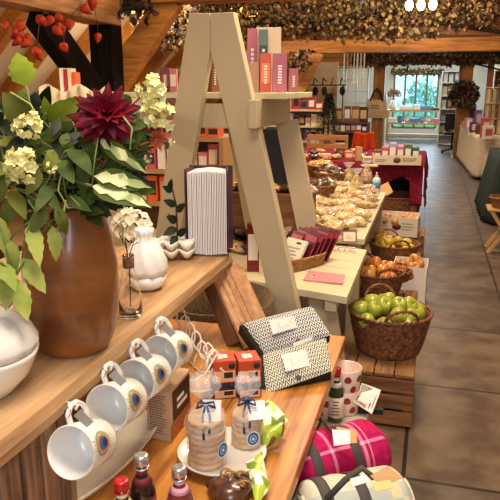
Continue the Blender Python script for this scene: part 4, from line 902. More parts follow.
# lower shelf things : red box, wicker tray of bars, pink card
pbox('red_box', 'tall dark red box with a white side label on the lower painted shelf', 'box', 247, 259, 222, 272, LZ, .05, plain('7e1a1e', .35), W)
bt = pz(300, 268, LZ); t0 = T('wicker_tray', 'small pale wicker tray tilted on the lower painted shelf', 'basket', bt+V((-.015, .045, .001)), radians(-32))
b = B(); WK = mat('pale_wicker', 'c8955a', .7, '94642f', 60, bump=.5)
TA, TB, TH = .095, .135, .055
def weave(b, ax_, ay_, h, n_=14, per=72, z0=0, r_=.0032, flare=1.15):
    for k in range(n_):
        f_ = 1+(flare-1)*k/n_; pts = []
        for j in range(per+1):
            t = 2*pi*j/per; e = 4; c_, s_ = cos(t), sin(t); q = (abs(c_)**e+abs(s_)**e)**(-1/e); wv = .0025*(1 if (j+k) % 2 else -1); pts.append(((ax_*f_+wv)*c_*q, (ay_*f_+wv)*s_*q, z0+h*(k+.5)/n_))
        b.tube(pts, r_, 5, False)
weave(b, .075, .12, TH, 10); b.box((0, 0, .003), (.145, .23, .004)); obj('body', b, WK, t0)
b = B(); pts = [];
for j in range(49): t = 2*pi*j/48; c_, s_ = cos(t), sin(t); q = (abs(c_)**4+abs(s_)**4)**(-.25); pts.append((.087*c_*q, .14*s_*q, TH+.003+.0015*(j % 2)))
b.tube(pts, .005, 6, False); obj('rim', b, WK, t0)
rzt = radians(-32); Mt = Matrix.Translation(bt+V((-.015, .045, .008)))@R(0, 0, 0)@R(0, 0, rzt)
for k in range(10):
    b = B(); b.box((0, 0, .085), (.07, .009, .17)); b.mi = 1; b.box((.0, -.0048, .14), (.071, .0006, .03)); b.box((-.0, 0, .1705), (.0705, .0095, .002)); b.box((0.0352, 0, .085), (.0006, .0092, .17))
    o = obj('chocolate_bar', b, [plain('4a1420', .4), plain('a8384a', .4)]); o.matrix_basis = Mt@Matrix.Translation((.038*(1 if k % 2 else -1), -.055+.02*k, .004+.006*(k % 3)))@R(-.5, .1, 0); tag(o, 'dark red wrapped bar standing in the pale wicker tray', 'chocolate bar', 'dark red bars in the wicker tray')
b = B(); b.box((0, 0, .07), (.13, .014, .14)); b.mi = 1; scrib(b, (-.045, -.0075, .03), (1, 0, 0), (0, 0, 1), 4, .09, .07, .5); b.mi = 2; b.box((.02, -.0073, .12), (.03, .001, .01))
o = obj('chocolate_bar', b, [plain('e8dcc4', .5), plain('8a92a0', .5), plain('4a2a20', .5)]); o.matrix_basis = Mt@Matrix.Translation((0, -.085, .008))@R(-.6, 0, 0); tag(o, 'cream bar with grey lettering at the front of the wicker tray', 'chocolate bar')
b = B(); f = [pz(303, 281, LZ+.001), pz(343, 285, LZ+.001), pz(345, 276, LZ+.001), pz(309, 272, LZ+.001)]; b.hexa(f, [p+V((0, 0, .008)) for p in f]); b.mi = 1
c_ = sum(f, V())/4+V((-.05, 0, .0087)); b.lathe([(0, 0), (.016, 0), (0, .0003)], c_, 20); b.mi = 2; b.lathe([(0, .0004), (.009, .0004), (0, .0006)], c_, 16)
tag(obj('pink_bar', b, [plain('c98a8c', .5), plain('e8d8c8', .5), plain('4a2a2a', .5)], at=f[0], bevel=.001), 'flat pink wrapped bar lying at the front corner of the lower painted shelf', 'bar')

# ------------------------------------------------------------------ long display table behind the stand
LT0 = V((-.8, 4.3, 0)); x0, x1, y0, y1 = -1.25, -.335, 3.66, 5.45
t0 = T('display_table', 'long pale painted table covered in clear bags of treats', 'table', LT0)
b = B()
for k in range(9): w_ = (y1-y0)/9; b.box(((x0+x1)/2, y0+w_*(k+.5), LZ-.018), (x1-x0, w_-.005, .036))
obj('tabletop', b, SAGE2, t0, at=LT0, bevel=.003)
b = B(); b.box(((x0+x1)/2, (y0+y1)/2, LZ-.09), (x1-x0-.06, y1-y0-.06, .1)); obj('apron', b, wood('apron_wood', '9a6c42', '6e4626', 'y'), t0, at=LT0)
for x in (x0+.06, x1-.06):
    for y in (y0+.06, y1-.06): b = B(); b.box((x, y, (LZ-.037)/2), (.07, .07, LZ-.038)); obj('leg', b, SAGE, t0, at=LT0)
# treat bags
BAGM = [mat('bag_fudge', 'ecd29c', .35, 'b07c40', 120, bump=.8, mode='voronoi', lo=.05, hi=.7, c3='dcb878', coat=.7), mat('bag_choc', '6a4630', .3, '2c1810', 90, bump=.7, mode='voronoi', lo=.2, hi=.9, c3='54382a', coat=1),
        mat('bag_orange', 'e6a444', .3, 'c06a1c', 60, bump=.7, mode='voronoi', lo=.2, hi=.8, c3='f4dca0', coat=1), mat('bag_pinkish', 'e2bc98', .3, 'a86a48', 110, bump=.7, mode='voronoi', lo=.2, hi=.8, c3='f6e8d8', coat=1)]
def mkbag(m, label, grp, s=1.0, seed=0):
    t0 = T('treat_bag', label, 'bag', group=grp); b = B()
    b.ball((0, 0, .026*s), (.058*s, .075*s, .028*s), 22, 12, .3, 3.2, seed); obj('bag', b, m, t0)
    b = B(); a = seed*1.3
    for k in range(3):
        b.add([(0, .06*s, .03*s), (rnd(-.03, .03)*s, .1*s, rnd(.03, .07)*s), (rnd(-.05, .05)*s, .1*s, rnd(.02, .06)*s), (0, .066*s, .025*s)], [(0, 1, 2, 3)], False)
    obj('gathered_top', b, mat('film', 'ffffff', .08, alpha=.35, coat=1), t0)
    return t0
protos = {}
def bagat(k, x, y, z, lab, grp, s=1):
    key = (k, lab)
    if key not in protos: protos[key] = mkbag(BAGM[k], lab, grp, 1, len(protos)+3); o = protos[key]
    else: o = dup(protos[key])
    o.location = (x, y, z); o.rotation_euler = (rnd(-.25, .25), rnd(-.25, .25), rnd(0, 6.28)); o.scale = (s, s, s)
for r_ in range(11):
    for c_ in range(6):
        x = -.43-.085*c_+rnd(-.02, .02); y = 3.72+.155*r_+rnd(-.04, .04)+.02*c_
        if y > 5.38 or (r_ == 0 and c_ < 1): continue
        bagat(0 if rnd(0, 1) < .8 else 3, x, y, LZ+.002+.022*((r_+c_) % 2)+.02*(c_ > 2), 'clear bag of pale cream treats, %s %s of the long table' % (['nearest rows', 'middle rows', 'furthest rows'][min(2, r_//4)], ['on the aisle edge', 'in the middle', 'away from the aisle'][c_//2]), 'cream treat bags, %s, strip %d' % (['nearest rows', 'middle rows', 'furthest rows'][min(2, r_//4)], c_//2), rnd(.85, 1.1))
for r_ in range(7):
    for c_ in range(6):
        x = -.98-.115*c_+rnd(-.03, .03); y = 3.5+.28*r_
        if x < -1.18: continue
        y = y+rnd(-.06, .06)+.03*c_
        bagat(1 if rnd(0, 1) < .75 else 3, x, y, LZ+.012+.045*((r_+c_) % 2), 'clear bag of dark chocolates on the left half of the long table', 'clear bags of dark chocolates', rnd(1.0, 1.35))
for k in range(16):
    bagat(1 if k % 3 else 3, -.62-.07*(k % 8)+rnd(-.02, .02), 3.18+.19*(k//8)+rnd(-.03, .03)+.02*(k % 8), LZ+.002, 'clear bag of mixed chocolates on the back of the lower painted shelf', 'bags behind the wicker tray', rnd(.8, 1))
# bowls with upright bags at the far end of the long table
def basket(name, label, c, ra, rb, h, m, handles=True, n_=14, per=80, rz=0, cat='basket', sx=1, flare=None, hoop=False):
    t0 = T(name, label, cat, c, rz); b = B(); rows = n_*2
    prof = []
    for k in range(rows+1): u = k/rows; prof.append((rb+(ra-rb)*(u**.8), h*u))
    def fn(a, z, i_): return .0035*cos(a*per/2+(i_//2 % 2)*pi)*(1 if i_ % 2 else .4)+(.0028 if i_ % 2 else -.001)
    pr = prof+[(ra-.012, h), (ra-.014, h*.97)]+[(rb+(ra-rb)*(u**.8)-.013, h*u) for u in (.7, .4, .05)]+[(0, .008)]
    b.lathe([(0, 0)]+pr, n=per*2, fn=lambda a, z, i_: fn(a, z, i_) if 1 <= i_ <= rows else 0, sx=sx); obj('body', b, m, t0)
    b = B()
    for s in (0, 1):
        pts = []
        for j in range(97): t = 2*pi*j/96; ph = t*22+s*pi; pts.append(((ra+.005*cos(ph))*cos(t)*sx, (ra+.005*cos(ph))*sin(t), h+.006+.005*sin(ph)))
        b.tube(pts, .0062, 6, False)
    obj('rim', b, m, t0)
    if handles:
        for s in (-1, 1):
            b = B()
            for q in (0, 1):
                pts = []
                for j in range(25): t = pi*j/24; w_ = ra*.40; ph = t*9+q*pi; xx = w_*cos(t); pts.append((sqrt(max(0, ra*ra-xx*xx))*s*0+xx+.004*cos(ph), s*(sqrt(ra*ra-(w_*cos(t))**2)+.012*sin(t)), h+sin(t)*ra*.36+.004*sin(ph)))
                b.tube(pts, .006, 6)
            obj('handle', b, m, t0)
    return t0
WKR = mat('brown_wicker', '9c6440', .55, '563020', 50, bump=.5); WKM = mat('mid_wicker', 'a06c44', .6, '5e3820', 50, bump=.5)
for k, (x, y, lab, m_) in enumerate(((318, 200, 'round dark bowl-basket of chocolate bags at the far end of the long table', 1), (330, 186, 'tall brown basket with cone bags at the far left of the long table', 1), (322, 178, 'pale basket of orange-wrapped sweets behind the right leg of the painted stand', 2))):
    p = pz(x, y, LZ+.03); basket('round_basket', lab, V((p.x, p.y, LZ+.05)), .13, .1, .09, WKM, False, 8, 50)
    for j in range(6): a = j*1.05; bagat(m_ if j % 2 else (2 if m_ == 2 else 0), p.x+.06*cos(a), p.y+.06*sin(a), LZ+.11+.03*(j % 2), ['clear bag of sweets heaped in the dark bowl-basket', 'clear bag standing in the tall brown basket', 'orange-gold bag of sweets in the pale basket'][k], ['bags in the dark bowl-basket', 'bags in the tall brown basket', 'bags in the pale basket'][k], 1.0)
for k, (x, y) in enumerate(((348, 178), (366, 176), (356, 186))):
    p = pz(x, y+8, LZ); t0 = T('cone_bag', ['upright cone bag, leftmost of three at the far end of the long table', 'upright clear cone bag beside the blue-labelled pump bottle', 'upright clear cone bag in front of the other two'][k], 'bag', V((p.x, p.y, LZ+.002)))
    b = B(); b.lathe([(0, 0), (.05, .0), (.06, .04), (.05, .1), (.02, .15), (.012, .16)], n=24, fn=lambda a, z, i_: .006*noise.noise(V((cos(a)*2, sin(a)*2, z*30+k)))); obj('bag', b, BAGM[[0, 3, 0][k]], t0)
    b = B(); b.lathe([(.012, .16), (.03, .185), (.045, .21)], n=24, fn=lambda a, z, i_: .008*sin(6*a) if i_ else 0); obj('gathered_top', b, mat('film', 'ffffff', .08), t0)
# pump bottle
p = pz(376, 192, LZ); t0 = T('pump_bottle', 'clear pump bottle with a blue label at the far corner of the long table', 'bottle', V((p.x, p.y, LZ+.001)))
b = B(); b.lathe([(0, 0), (.03, 0), (.034, .01), (.034, .1), (.028, .118), (.012, .125), (0, .125)], n=24); obj('bottle_body', b, mat('clear_plastic', 'dfe9ee', .1, coat=1), t0)
b = B(); b.lathe([(.0346, .03), (.0346, .085)], n=24); obj('paper_label', b, plain('4a86b8', .5), t0)
b = B(); b.lathe([(0, .125), (.013, .125), (.013, .14), (.004, .142), (.004, .162), (0, .162)], n=16); b.tube([(0, 0, .163), (.0, -.02, .165), (0, -.035, .158)], .005, 6); obj('pump', b, plain('f2f2f2', .4), t0)
# price cards and sweet strip
for k, (x0, x1, yt, yb) in enumerate(((325, 338, 233, 243), (342, 357, 231, 242))):
    t_ = pz((x0+x1)/2, yb+1, LZ); D = (t_-CAM).dot(fv); q = [pd(x0, yb, D), pd(x1, yb+.5, D), pd(x1, yt, D+.02), pd(x0, yt, D+.02)]
    bq = B(); nn_ = V((0, .003, 0)); bq.hexa(q, [p+nn_ for p in q]); bq.mi = 1
    cx_ = [q[0]*.9+q[2]*.1, q[1]*.9+q[3]*.1, q[2]*.9+q[0]*.1, q[3]*.9+q[1]*.1]; bq.add([p-V((0, .002, 0)) for p in cx_], [(0, 1, 2, 3)], False); bq.mi = 2
    scrib(bq, cx_[0]*.8+cx_[2]*.2-V((0, .003, 0)), (1, 0, 0), (0, 0, 1), 3, .045, .025)
    tag(obj('price_card', bq, [plain('8a6040', .7), plain('f0d8c0', .7), plain('8a7060', .7)], at=q[0]), ['left one of two framed price cards in front of the cream treat bags', 'right one of two framed price cards in front of the cream treat bags'][k], 'card')
for k in range(5):
    p = pz(329+k*6, 249+k*.6, LZ); b = B(); b.box((0, 0, .008), (.026, .06, .014)); b.mi = 1; b.box((0, 0, .0155), (.0265, .022, .001)); o = obj('wrapped_sweet_bar', b, [plain('f0e4d6', .4), plain('a83a3a', .4)], bevel=.002); o.matrix_basis = Matrix.Translation((p.x, p.y, LZ+.001))@R(0, 0, .2); tag(o, 'small white and red wrapped bar in the row below the price cards', 'sweet', 'row of small wrapped bars below the price cards')

# ------------------------------------------------------------------ fruit along the aisle
CRW = wood('crate_wood', 'a06c40', '5e3a20', 'x', 8, .7, bump=.4)
def crate(label, c, d, name='wooden_crate'):
    t0 = T(name, label, 'crate', c); W_, D_, H_ = d
    for k in range(3):
        for s in (-1, 1): b = B(); b.box((0, s*(D_/2-.007), H_*(.17+.31*k)), (W_, .014, H_*.25)); obj('slat', b, CRW, t0, bevel=.002)
        for s in (-1, 1): b = B(); b.box((s*(W_/2-.007), 0, H_*(.17+.31*k)), (.012, D_-.03, H_*.25)); obj('slat', b, CRW, t0, bevel=.002)
    for k in range(4): b = B(); w_ = W_/4; b.box((-W_/2+w_*(k+.5), 0, H_-.008), (w_-.006, D_, .016)); obj('top_board', b, wood('crate_top', 'a8784a', '6a4426', 'y', 8, .7, bump=.4), t0, bevel=.002)
    for sx in (-1, 1):
        for sy in (-1, 1): b = B(); b.box((sx*(W_/2-.025), sy*(D_/2-.03), H_/2-.01), (.03, .03, H_-.03)); obj('corner_post', b, CRW, t0)
    return t0
c0 = pz(411, 430, 0); CW, CD, CH = .37, .48, .27
cr = crate('brown slatted wooden crate on the floor holding the basket of green apples', V((c0.x-CW/2, c0.y+CD/2, 0)), (CW, CD, CH))
ba = pz(388, 349, CH); ba.z = CH+.002
basket('wicker_basket', 'large round brown wicker basket heaped with green apples', ba, .2, .15, .2, WKR, True, 13, 64, rz=radians(20))
def mkapple(m, name='apple', pear=0):
    b = B(); b.lathe([(0, .012), (.012, .003), (.026, .0), (.04, .016), (.047, .042), (.044, .064), (.03, .08), (.015, .082), (.005, .074), (0, .072)] if not pear else [(0, 0), (.02, 0), (.036, .018), (.036, .042), (.024, .066), (.014, .085), (.006, .092), (0, .092)], n=22, fn=lambda a, z, i_: .0015*cos(5*a)*(z < .02)); o = obj(name, b, m)
    b = B(); b.tube([(0, 0, .072), (.002, 0, .088), (.005, 0, .095)], .0014, 5); obj('stalk', b, plain('4a3018', .8), o); return o
AG = mat('green_apple_skin', 'bcb94a', .3, '98a436', 3, coat=.4, c3='adb040'); AR = mat('red_apple_skin', 'c4502a', .3, 'd8a040', 9, coat=.4, lo=.4, hi=.6); AY = mat('yellow_skin', 'e2c040', .35, 'c8a428', 5, coat=.3); ON = mat('orange_skin', 'cc7434', .45, 'a8502a', 8, coat=.2)
def pile(name, label, grp, c, R0, n_, m, s=1, cat='apple', dz=0, sx=1, sy=1, dome=.07, proto_={}):
    key = name+str(id(m))
    pts = []
    tries = 0
    while len(pts) < n_ and tries < 9000:
        tries += 1; a = rnd(0, 2*pi); r = R0*sqrt(rnd(0, 1)); z = dome*(1-(r/R0)**2)+rnd(-.015, .01); p = V((r*cos(a)*sx, r*sin(a)*sy, z))
        if all((p-q).length > .078*s*(1 if tries < 5000 else .84) for q in pts): pts.append(p)
    for k, p in enumerate(pts):
        if key not in proto_: o = mkapple(m, name); proto_[key] = o; tag(o, label, cat, grp)
        else: o = dup(proto_[key], label=label, group=grp)
        o.location = c+p+V((0, 0, dz)); o.rotation_euler = (rnd(-.9, .9), rnd(-.9, .9), rnd(0, 6.3)); o.scale = (s*rnd(.94, 1.06),)*3
pile('green_apple', 'green cooking apple heaped in the large wicker basket on the crate', 'green apples in the large basket', ba, .134, 30, AG, .9, dz=.155, dome=.075)
pile('green_apple', 'green cooking apple deeper in the large wicker basket', 'green apples lower in the large basket', ba, .06, 4, AG, .9, dz=.07, dome=0)
b = B(); b.box((0, 0, 0), (.05, .002, .07)); o = tag(obj('price_card', b, PAPER), 'white card tucked inside the rim of the green apple basket, left side', 'card'); o.matrix_basis = Matrix.Translation(ba+V((-.175, -.02, .165)))@R(.3, 0, 1.0)
# more crates as stands
def P2(x, y, z): p = pz(x, y, z); p.z = z; return p
s1 = crate('wooden crate under the basket of orange-red apples', V((-.20, 4.14, 0)), (.36, .42, .2)); s2 = crate('wooden crate under the yellow fruit basket', V((-.21, 5.22, 0)), (.38, .44, .2)); s3 = crate('wooden crate under the printed fruit box', V((-.19, 5.98, 0)), (.38, .4, .27))
c = P2(377, 300, .202)+V((-.02, .1, 0)); basket('wicker_basket', 'dark wicker basket of orange-red apples behind the green apples', c, .185, .14, .17, WKR, True, 11, 56, rz=.5)
pile('red_apple', 'orange-red apple heaped in the dark wicker basket', 'orange-red apples in the dark basket', c, .135, 18, AR, .9, dz=.115, dome=.075)
c = P2(399, 292, .202)+V((-.01, -.05, .10)); basket('small_basket', 'small dark basket of onions sitting against the white fruit box', c, .085, .065, .06, WKR, True, 6, 40)
pile('onion', 'small orange-brown onion in the small dark basket', 'onions in the small basket', c, .06, 7, ON, .55, 'onion', dz=.03, dome=.02)
def openbox(label, c, d, rz, m, mark=None, name='cardboard_box'):
    t0 = T(name, label, 'box', c, rz); W_, D_, H_ = d; b = B()
    for s in (-1, 1): b.box((0, s*(D_/2-.003), H_/2), (W_, .006, H_)); b.box((s*(W_/2-.003), 0, H_/2), (.006, D_-.012, H_))
    b.box((0, 0, .004), (W_-.013, D_-.013, .006)); obj('box_body', b, m, t0)
    if mark:
        b = B(); y = -D_/2-.0008
        b.M = Matrix.Translation((0, y, H_*.5))@R(pi/2, 0, 0); b.lathe([(0, 0), (.03, 0), (.03, .0006), (0, .0006)], n=20, sx=1.3); b.M = Matrix.Identity(4); b.mi = 1; scrib(b, (W_*.12, y, H_*.3), (1, 0, 0), (0, 0, 1), 3, W_*.3, H_*.45, .5); scrib(b, (-W_*.45, y, H_*.3), (1, 0, 0), (0, 0, 1), 2, W_*.25, H_*.3, .5); obj('printed_mark', b, mark, t0)
    return t0
c = P2(409, 301, .002)+V((.0, .17, 0)); openbox('white cardboard box of pale apples beside the aisle', V((-.085, 4.68, .0015)), (.24, .30, .31), -.03, plain('efe6da', .8)); c = V((-.085, 4.68, 0))
pile('pale_apple', 'yellow-pink apple in the white cardboard box', 'pale apples in the white box', V((-.085, 4.68, .24)), .085, 9, mat('pale_apple_skin', 'dcae5c', .35, 'c4643a', 7, coat=.3), .8, dz=.03, dome=.03, sy=1.4)
c = P2(393, 258, .202)+V((0, .05, 0)); basket('wicker_basket', 'low wicker basket of yellow fruit midway along the aisle', c, .2, .165, .11, WKM, True, 8, 56, rz=.3)
pile('yellow_fruit', 'yellow pear-shaped fruit in the low wicker basket', 'yellow fruit in the low basket', c, .14, 16, AY, .85, 'fruit', dz=.06, dome=.06)
pile('red_apple', 'dull red apple at the left of the low wicker basket', 'red apples in the low basket', c+V((-.08, .08, 0)), .08, 3, AR, .8, dz=.1, dome=.02)
c = P2(397, 236, .272)+V((.0, .14, 0)); openbox('white printed cardboard fruit box with a dark red mark, by the aisle', c, (.36, .3, .17), -.05, plain('e8dccb', .8), [plain('6a1a24', .5), plain('9aa04a', .6)])
pile('red_apple', 'orange apple lying in the printed cardboard fruit box', 'apples in the printed box', c, .13, 9, AR, .85, dz=.1, dome=.02, sx=1.1)
c = V((-.34, 7.42, .002)); basket('wicker_basket', 'deep brown wicker basket standing under the edge of the red-clothed table', c, .28, .22, .36, WKR, False, 12, 60)
b = B(); q = [pd(378, 187, 5.6), pd(388, 182, 5.7), pd(393, 192, 5.6), pd(383, 198, 5.5)]; b.hexa(q, [p+V((0, .012, 0)) for p in q]); tag(obj('kraft_envelope', b, KRAFT, at=q[0]), 'brown kraft envelope leaning at the end of the long table', 'envelope')

# ------------------------------------------------------------------ red clothed table
RED = cloth('crimson_cloth', '92243c', '7a1a2e', 30); RT0 = V((-.8, 8.0, 0)); RX0, RX1, RY0, RY1, RZ = -1.85, -.06, 7.15, 8.75, .75
t0 = T('side_table', 'wooden table hidden under the crimson cloth', 'table', RT0)
b = B(); b.box(((RX0+RX1)/2, (RY0+RY1)/2, RZ-.02), (RX1-RX0-.02, RY1-RY0-.02, .035)); obj('tabletop', b, OAKY, t0, at=RT0)
for x in (RX0+.08, RX1-.08):
    for y in (RY0+.08, RY1-.08): b = B(); b.box((x, y, .365), (.06, .06, .729)); obj('leg', b, OAKZ, t0, at=RT0)
b = B()
def topf(u, v): return V((RX0+(RX1-RX0)*u, RY0+(RY1-RY0)*v, RZ+.003))
b.grid(topf, 12, 12)
def low(u):   # bottom of the front drop
    x = RX0+(RX1-RX0)*u
    if u < .62: return .12
    if u < .93: k = (u-.62)/.31; return .12+.50*sin(pi*min(1, k*1.0)*.5)**.6 if k < .8 else .62-.05*(k-.8)*5
    return .30
b.grid(lambda u, v: V((RX0+(RX1-RX0)*u, RY0-.012*(v**.3)+.02*v*sin(u*60)+.006*sin(u*131)*v-.02*v, RZ+.003+(low(u)-RZ)*v)), 90, 12)
b.grid(lambda u, v: V((RX1+.012*(v**.3)+.02*v*sin(u*34)+.02*v, RY0+(RY1-RY0)*u, RZ+.003+((.28+.25*min(1, u*3))-RZ)*v)), 40, 10)
tag(obj('tablecloth', b, RED, at=(RX0, RY0, RZ), solid=.004), 'crimson tablecloth hanging in swags with a pointed corner over the aisle', 'tablecloth')
cols = dict(white='efe6dc', lilac='b9a4c8', purple='6a4a86', pink='d8788a', red='b0242c', orange='e0622a', cream='e8d8b8', brown='7a4a2c', teal='3a6a6a', green='5a7a4a', tan='c8a070', black='2a2224', blue='6a8ab0', yellow='e0b850', rose='c85a6a')
def goods(name, cat, where, items, z0, dep=.12, grp=None):
    for it in items:
        x0, x1, yt, yb, cn, *more = it; m = plain(cols[cn], .55); fc = plain(cols[more[0]], .5) if more else None
        adj = more[1] if len(more) > 1 else ''
        pbox(name, ('%s %s %s %s' % (adj, cn, (name.replace('_', ' ')+(' with a %s panel' % more[0] if more else '')), where)).strip(), cat, x0, x1, yt, yb, z0, dep, m, fc, grp, face2=plain(cols['black' if cn in ('white', 'cream') else 'white'], .6) if (x1-x0) > 6 and not more else None)
thing_box('shade_filler', 'dark filler block standing in for the shade under the crimson cloth', 'box', RX0+.2, -.2, RY0+.6, RY1-.15, 0, .6, plain('1e1512', .8))  # near-black block added to deepen the shade below the tabletop
# white wooden crate of goods on the red table
c = P2(395, 165, RZ+.006)+V((0, .15, 0)); openbox('cream wooden crate of packets at the aisle end of the red-clothed table', c, (.5, .3, .1), .12, plain('e6d6b8', .7), [plain('6a4a3a', .6), plain('5a3a34', .6)], 'display_crate')
for k, (dx_, cn, hh_) in enumerate(((-.2, 'brown', .13), (-.12, 'rose', .16), (-.04, 'lilac', .21), (.04, 'pink', .18), (.12, 'green', .2), (.2, 'teal', .17))):
    for j in (0, 1): carton('packet', '%s packet in the %s row of the cream crate on the red cloth' % (cn, ['front', 'rear'][j]), 'packet', c+V((dx_, -.05+.12*j, .012)), (.07, .08, hh_), .12, plain(cols[cn], .5), W)
goods('flat_box', 'box', 'on the crimson cloth', [(362, 378, 165.5, 167, 'cream'), (363, 376, 157, 162, 'white', 'tan'), (345, 353, 152, 159, 'orange', 'white'), (356, 362, 147, 161, 'tan'), (337, 345, 148, 156, 'brown'), (322, 331, 154, 159, 'white', 'pink'), (352, 357, 149, 157, 'white', 'rose', 'narrow')], RZ+.006, .1)
for k in range(26):
    x = rnd(RX0+.1, -.75); y = rnd(7.22, 8.1); b = B(); b.ball((0, 0, .03), (.05, .06, .03), 10, 6, .3, 3, k); o = obj('sweet_packet', b, BAGM[[2, 3, 1][k % 3]]); o.location = (x, y, RZ+.006); tag(o, 'small shiny packet of sweets strewn over the left of the crimson cloth', 'packet', 'sweet packets on the crimson cloth')

# ------------------------------------------------------------------ shelving and displays behind (centre)
def rackunit(label, x0, x1, y0, y1, z0, zs, m, name='shelf_unit', bevel=.004, back=True):
    b0 = V(((x0+x1)/2, (y0+y1)/2, z0)); t0 = T(name, label, 'shelf unit', b0); top = max(zs)
    for x in (x0, x1):
        b = B(); b.box((x, (y0+y1)/2, (z0+top)/2), (.03, y1-y0, top-z0)); obj('side_panel', b, m, t0, at=b0)
    for z in zs: b = B(); b.box(((x0+x1)/2, (y0+y1)/2, z-.014), (x1-x0-.031, y1-y0-.002, .026)); obj('shelf', b, m, t0, at=b0)
    if back: b = B(); b.box(((x0+x1)/2, y1-.006, (z0+top)/2), (x1-x0-.032, .01, top-z0-.03)); obj('back_panel', b, m, t0, at=b0)
    return t0
OAKP = mat('pale_pine', 'd9b070', .5, 'bd8c48', 5, (1, 1, 1), .1, mode='wood')
def fill(x0, x1, y, z, n_, hr, label, cat, name, cl, grp, dep=.12, wr=(.7, 1)):
    w_ = (x1-x0)/n_
    for k in range(n_):
        cn = random.choice(cl); c2_ = random.choice(['white', 'cream', 'tan', 'black']); h = rnd(*hr)
        carton(name, label % cn if '%s' in label else label, cat, V((x0+w_*(k+.5), y, z+.001)), (w_*rnd(*wr), dep, h), rnd(-.06, .06), plain(cols[cn], .55), plain(cols[c2_], .6), grp)
# a dark stepped table behind the red one with shelves  (photo 298-400, 85-150)
a_ = py(300, 100, 9.4); c_ = py(352, 100, 9.4); x0, x1 = a_.x, c_.x
rackunit('cream shelf unit of packets between the stand and the little tree', x0-.5, x1-.35, 9.3, 9.75, 0, [.4, .8, 1.02, 1.25], plain('d9c8a4', .6), back=True)
fill(x0-.45, x1-.4, 9.42, .8, 9, (.1, .17), '%s packet on the middle shelf of the cream unit', 'packet', 'packet', ['purple', 'white', 'rose', 'lilac'], 'packets on the cream unit middle shelf'); 
fill(x0-.45, x1-.4, 9.42, 1.02, 9, (.1, .18), '%s packet on the upper shelf of the cream unit', 'packet', 'packet', ['white', 'purple', 'black', 'white'], 'packets on the cream unit upper shelf')
fill(x0-.45, x1-.4, 9.42, 1.25, 7, (.1, .24), '%s carton on top of the cream unit', 'carton', 'carton', ['red', 'red', 'brown', 'rose'], 'cartons on top of the cream unit')
# little dark christmas tree
p = pd(328, 132, 8.9); tb = T('christmas_tree', 'small dark artificial fir tree in a pale pot on the display behind the red table', 'tree', V((p.x, p.y, .80)))
b = B()
for k in range(2600):
    u = random.random()**.75; r = .19*(1-u)+.01; a = rnd(0, 6.28); rr = r*rnd(.3, 1); z = .12+.55*u; pz_ = V((rr*cos(a), rr*sin(a), z)); b.leaf(pz_, pz_+V((cos(a)*.05, sin(a)*.05, rnd(-.02, .02))), .022, (0, 0, 1), 2)
obj('needles', b, mat('fir_green', '26301e', .8, '171e14', 20), tb); b = B(); b.tube([(0, 0, .1), (0, 0, .62)], [.015, .004], 6); obj('trunk', b, CRW, tb)
b = B(); b.lathe([(0, 0), (.06, 0), (.075, .12), (.07, .12), (0, .1)], n=20); obj('pot', b, plain('cabda0', .6), tb)
thing_box('plinth', 'tan display box under the small dark fir tree', 'plinth', p.x-.25, p.x+.25, p.y-.16, p.y+.2, 0, .799, plain('cfae7c', .7))
# beige bench back and orange cloth
c = py(328, 150, 8.85)
t0 = T('wooden_bench', 'pale wooden bench back rising behind the crimson table', 'bench', V((c.x, 8.95-.2, 0)))
for z in (.78, .9): b = B(); b.box((0, 0, z), (.55, .03, .07)); obj('back_rail', b, OAKP, t0, bevel=.003)
for x in (-.26, -.09, .09, .26): b = B(); b.box((x, 0.02, .47), (.04, .03, .93)); obj('upright', b, OAKP, t0)
p = pz(355, 158, RZ+.006); b = B(); b.grid(lambda u, v: V(((u-.5)*.26*(1+.2*v), .03*sin(u*20)*v, .22*(1-v)+.012*sin(u*9))), 24, 8); o = tag(obj('orange_cloth', b, cloth('orange_cloth', 'd8562a', 'c04418'), solid=.01), 'bright orange draped cloth at the back of the crimson table', 'cloth'); o.location = (p.x, 8.5, RZ+.02)
# card rack (tall, clear bags hanging) before the partition window
c = py(352, 120, 11.0); rackunit('dark-framed rack of printed cards in front of the partition window', c.x-.28, c.x+.28, 10.85, 11.15, 0, [.55, .85, 1.0], plain('5a3a2c', .6))
fill(c.x-.27, c.x+.27, 10.92, 1.0, 4, (.22, .26), 'dark printed bag with a %s panel standing on the card rack', 'bag', 'printed_bag', ['brown', 'black', 'brown'], 'dark printed bags on the card rack')
fill(c.x-.27, c.x+.27, 10.92, .85, 6, (.09, .12), 'purple and white packet in the second row of the card rack', 'packet', 'packet', ['purple', 'white', 'lilac'], 'purple and white packets on the card rack')
b = B(); c = py(354, 84, 10.2)
for k in range(7): b.grid(lambda u, v, k=k: V((-.16+.05*k+.02*u, .03*sin(3*u+k), -.45*v)), 2, 8)
o = tag(obj('hanging_ribbons', b, mat('clear_ribbon', 'e8e0d4', .2, alpha=.45)), 'long clear strips hanging from the second beam in front of the partition window', 'streamer'); o.location = (c.x, 10.12, 2.06)
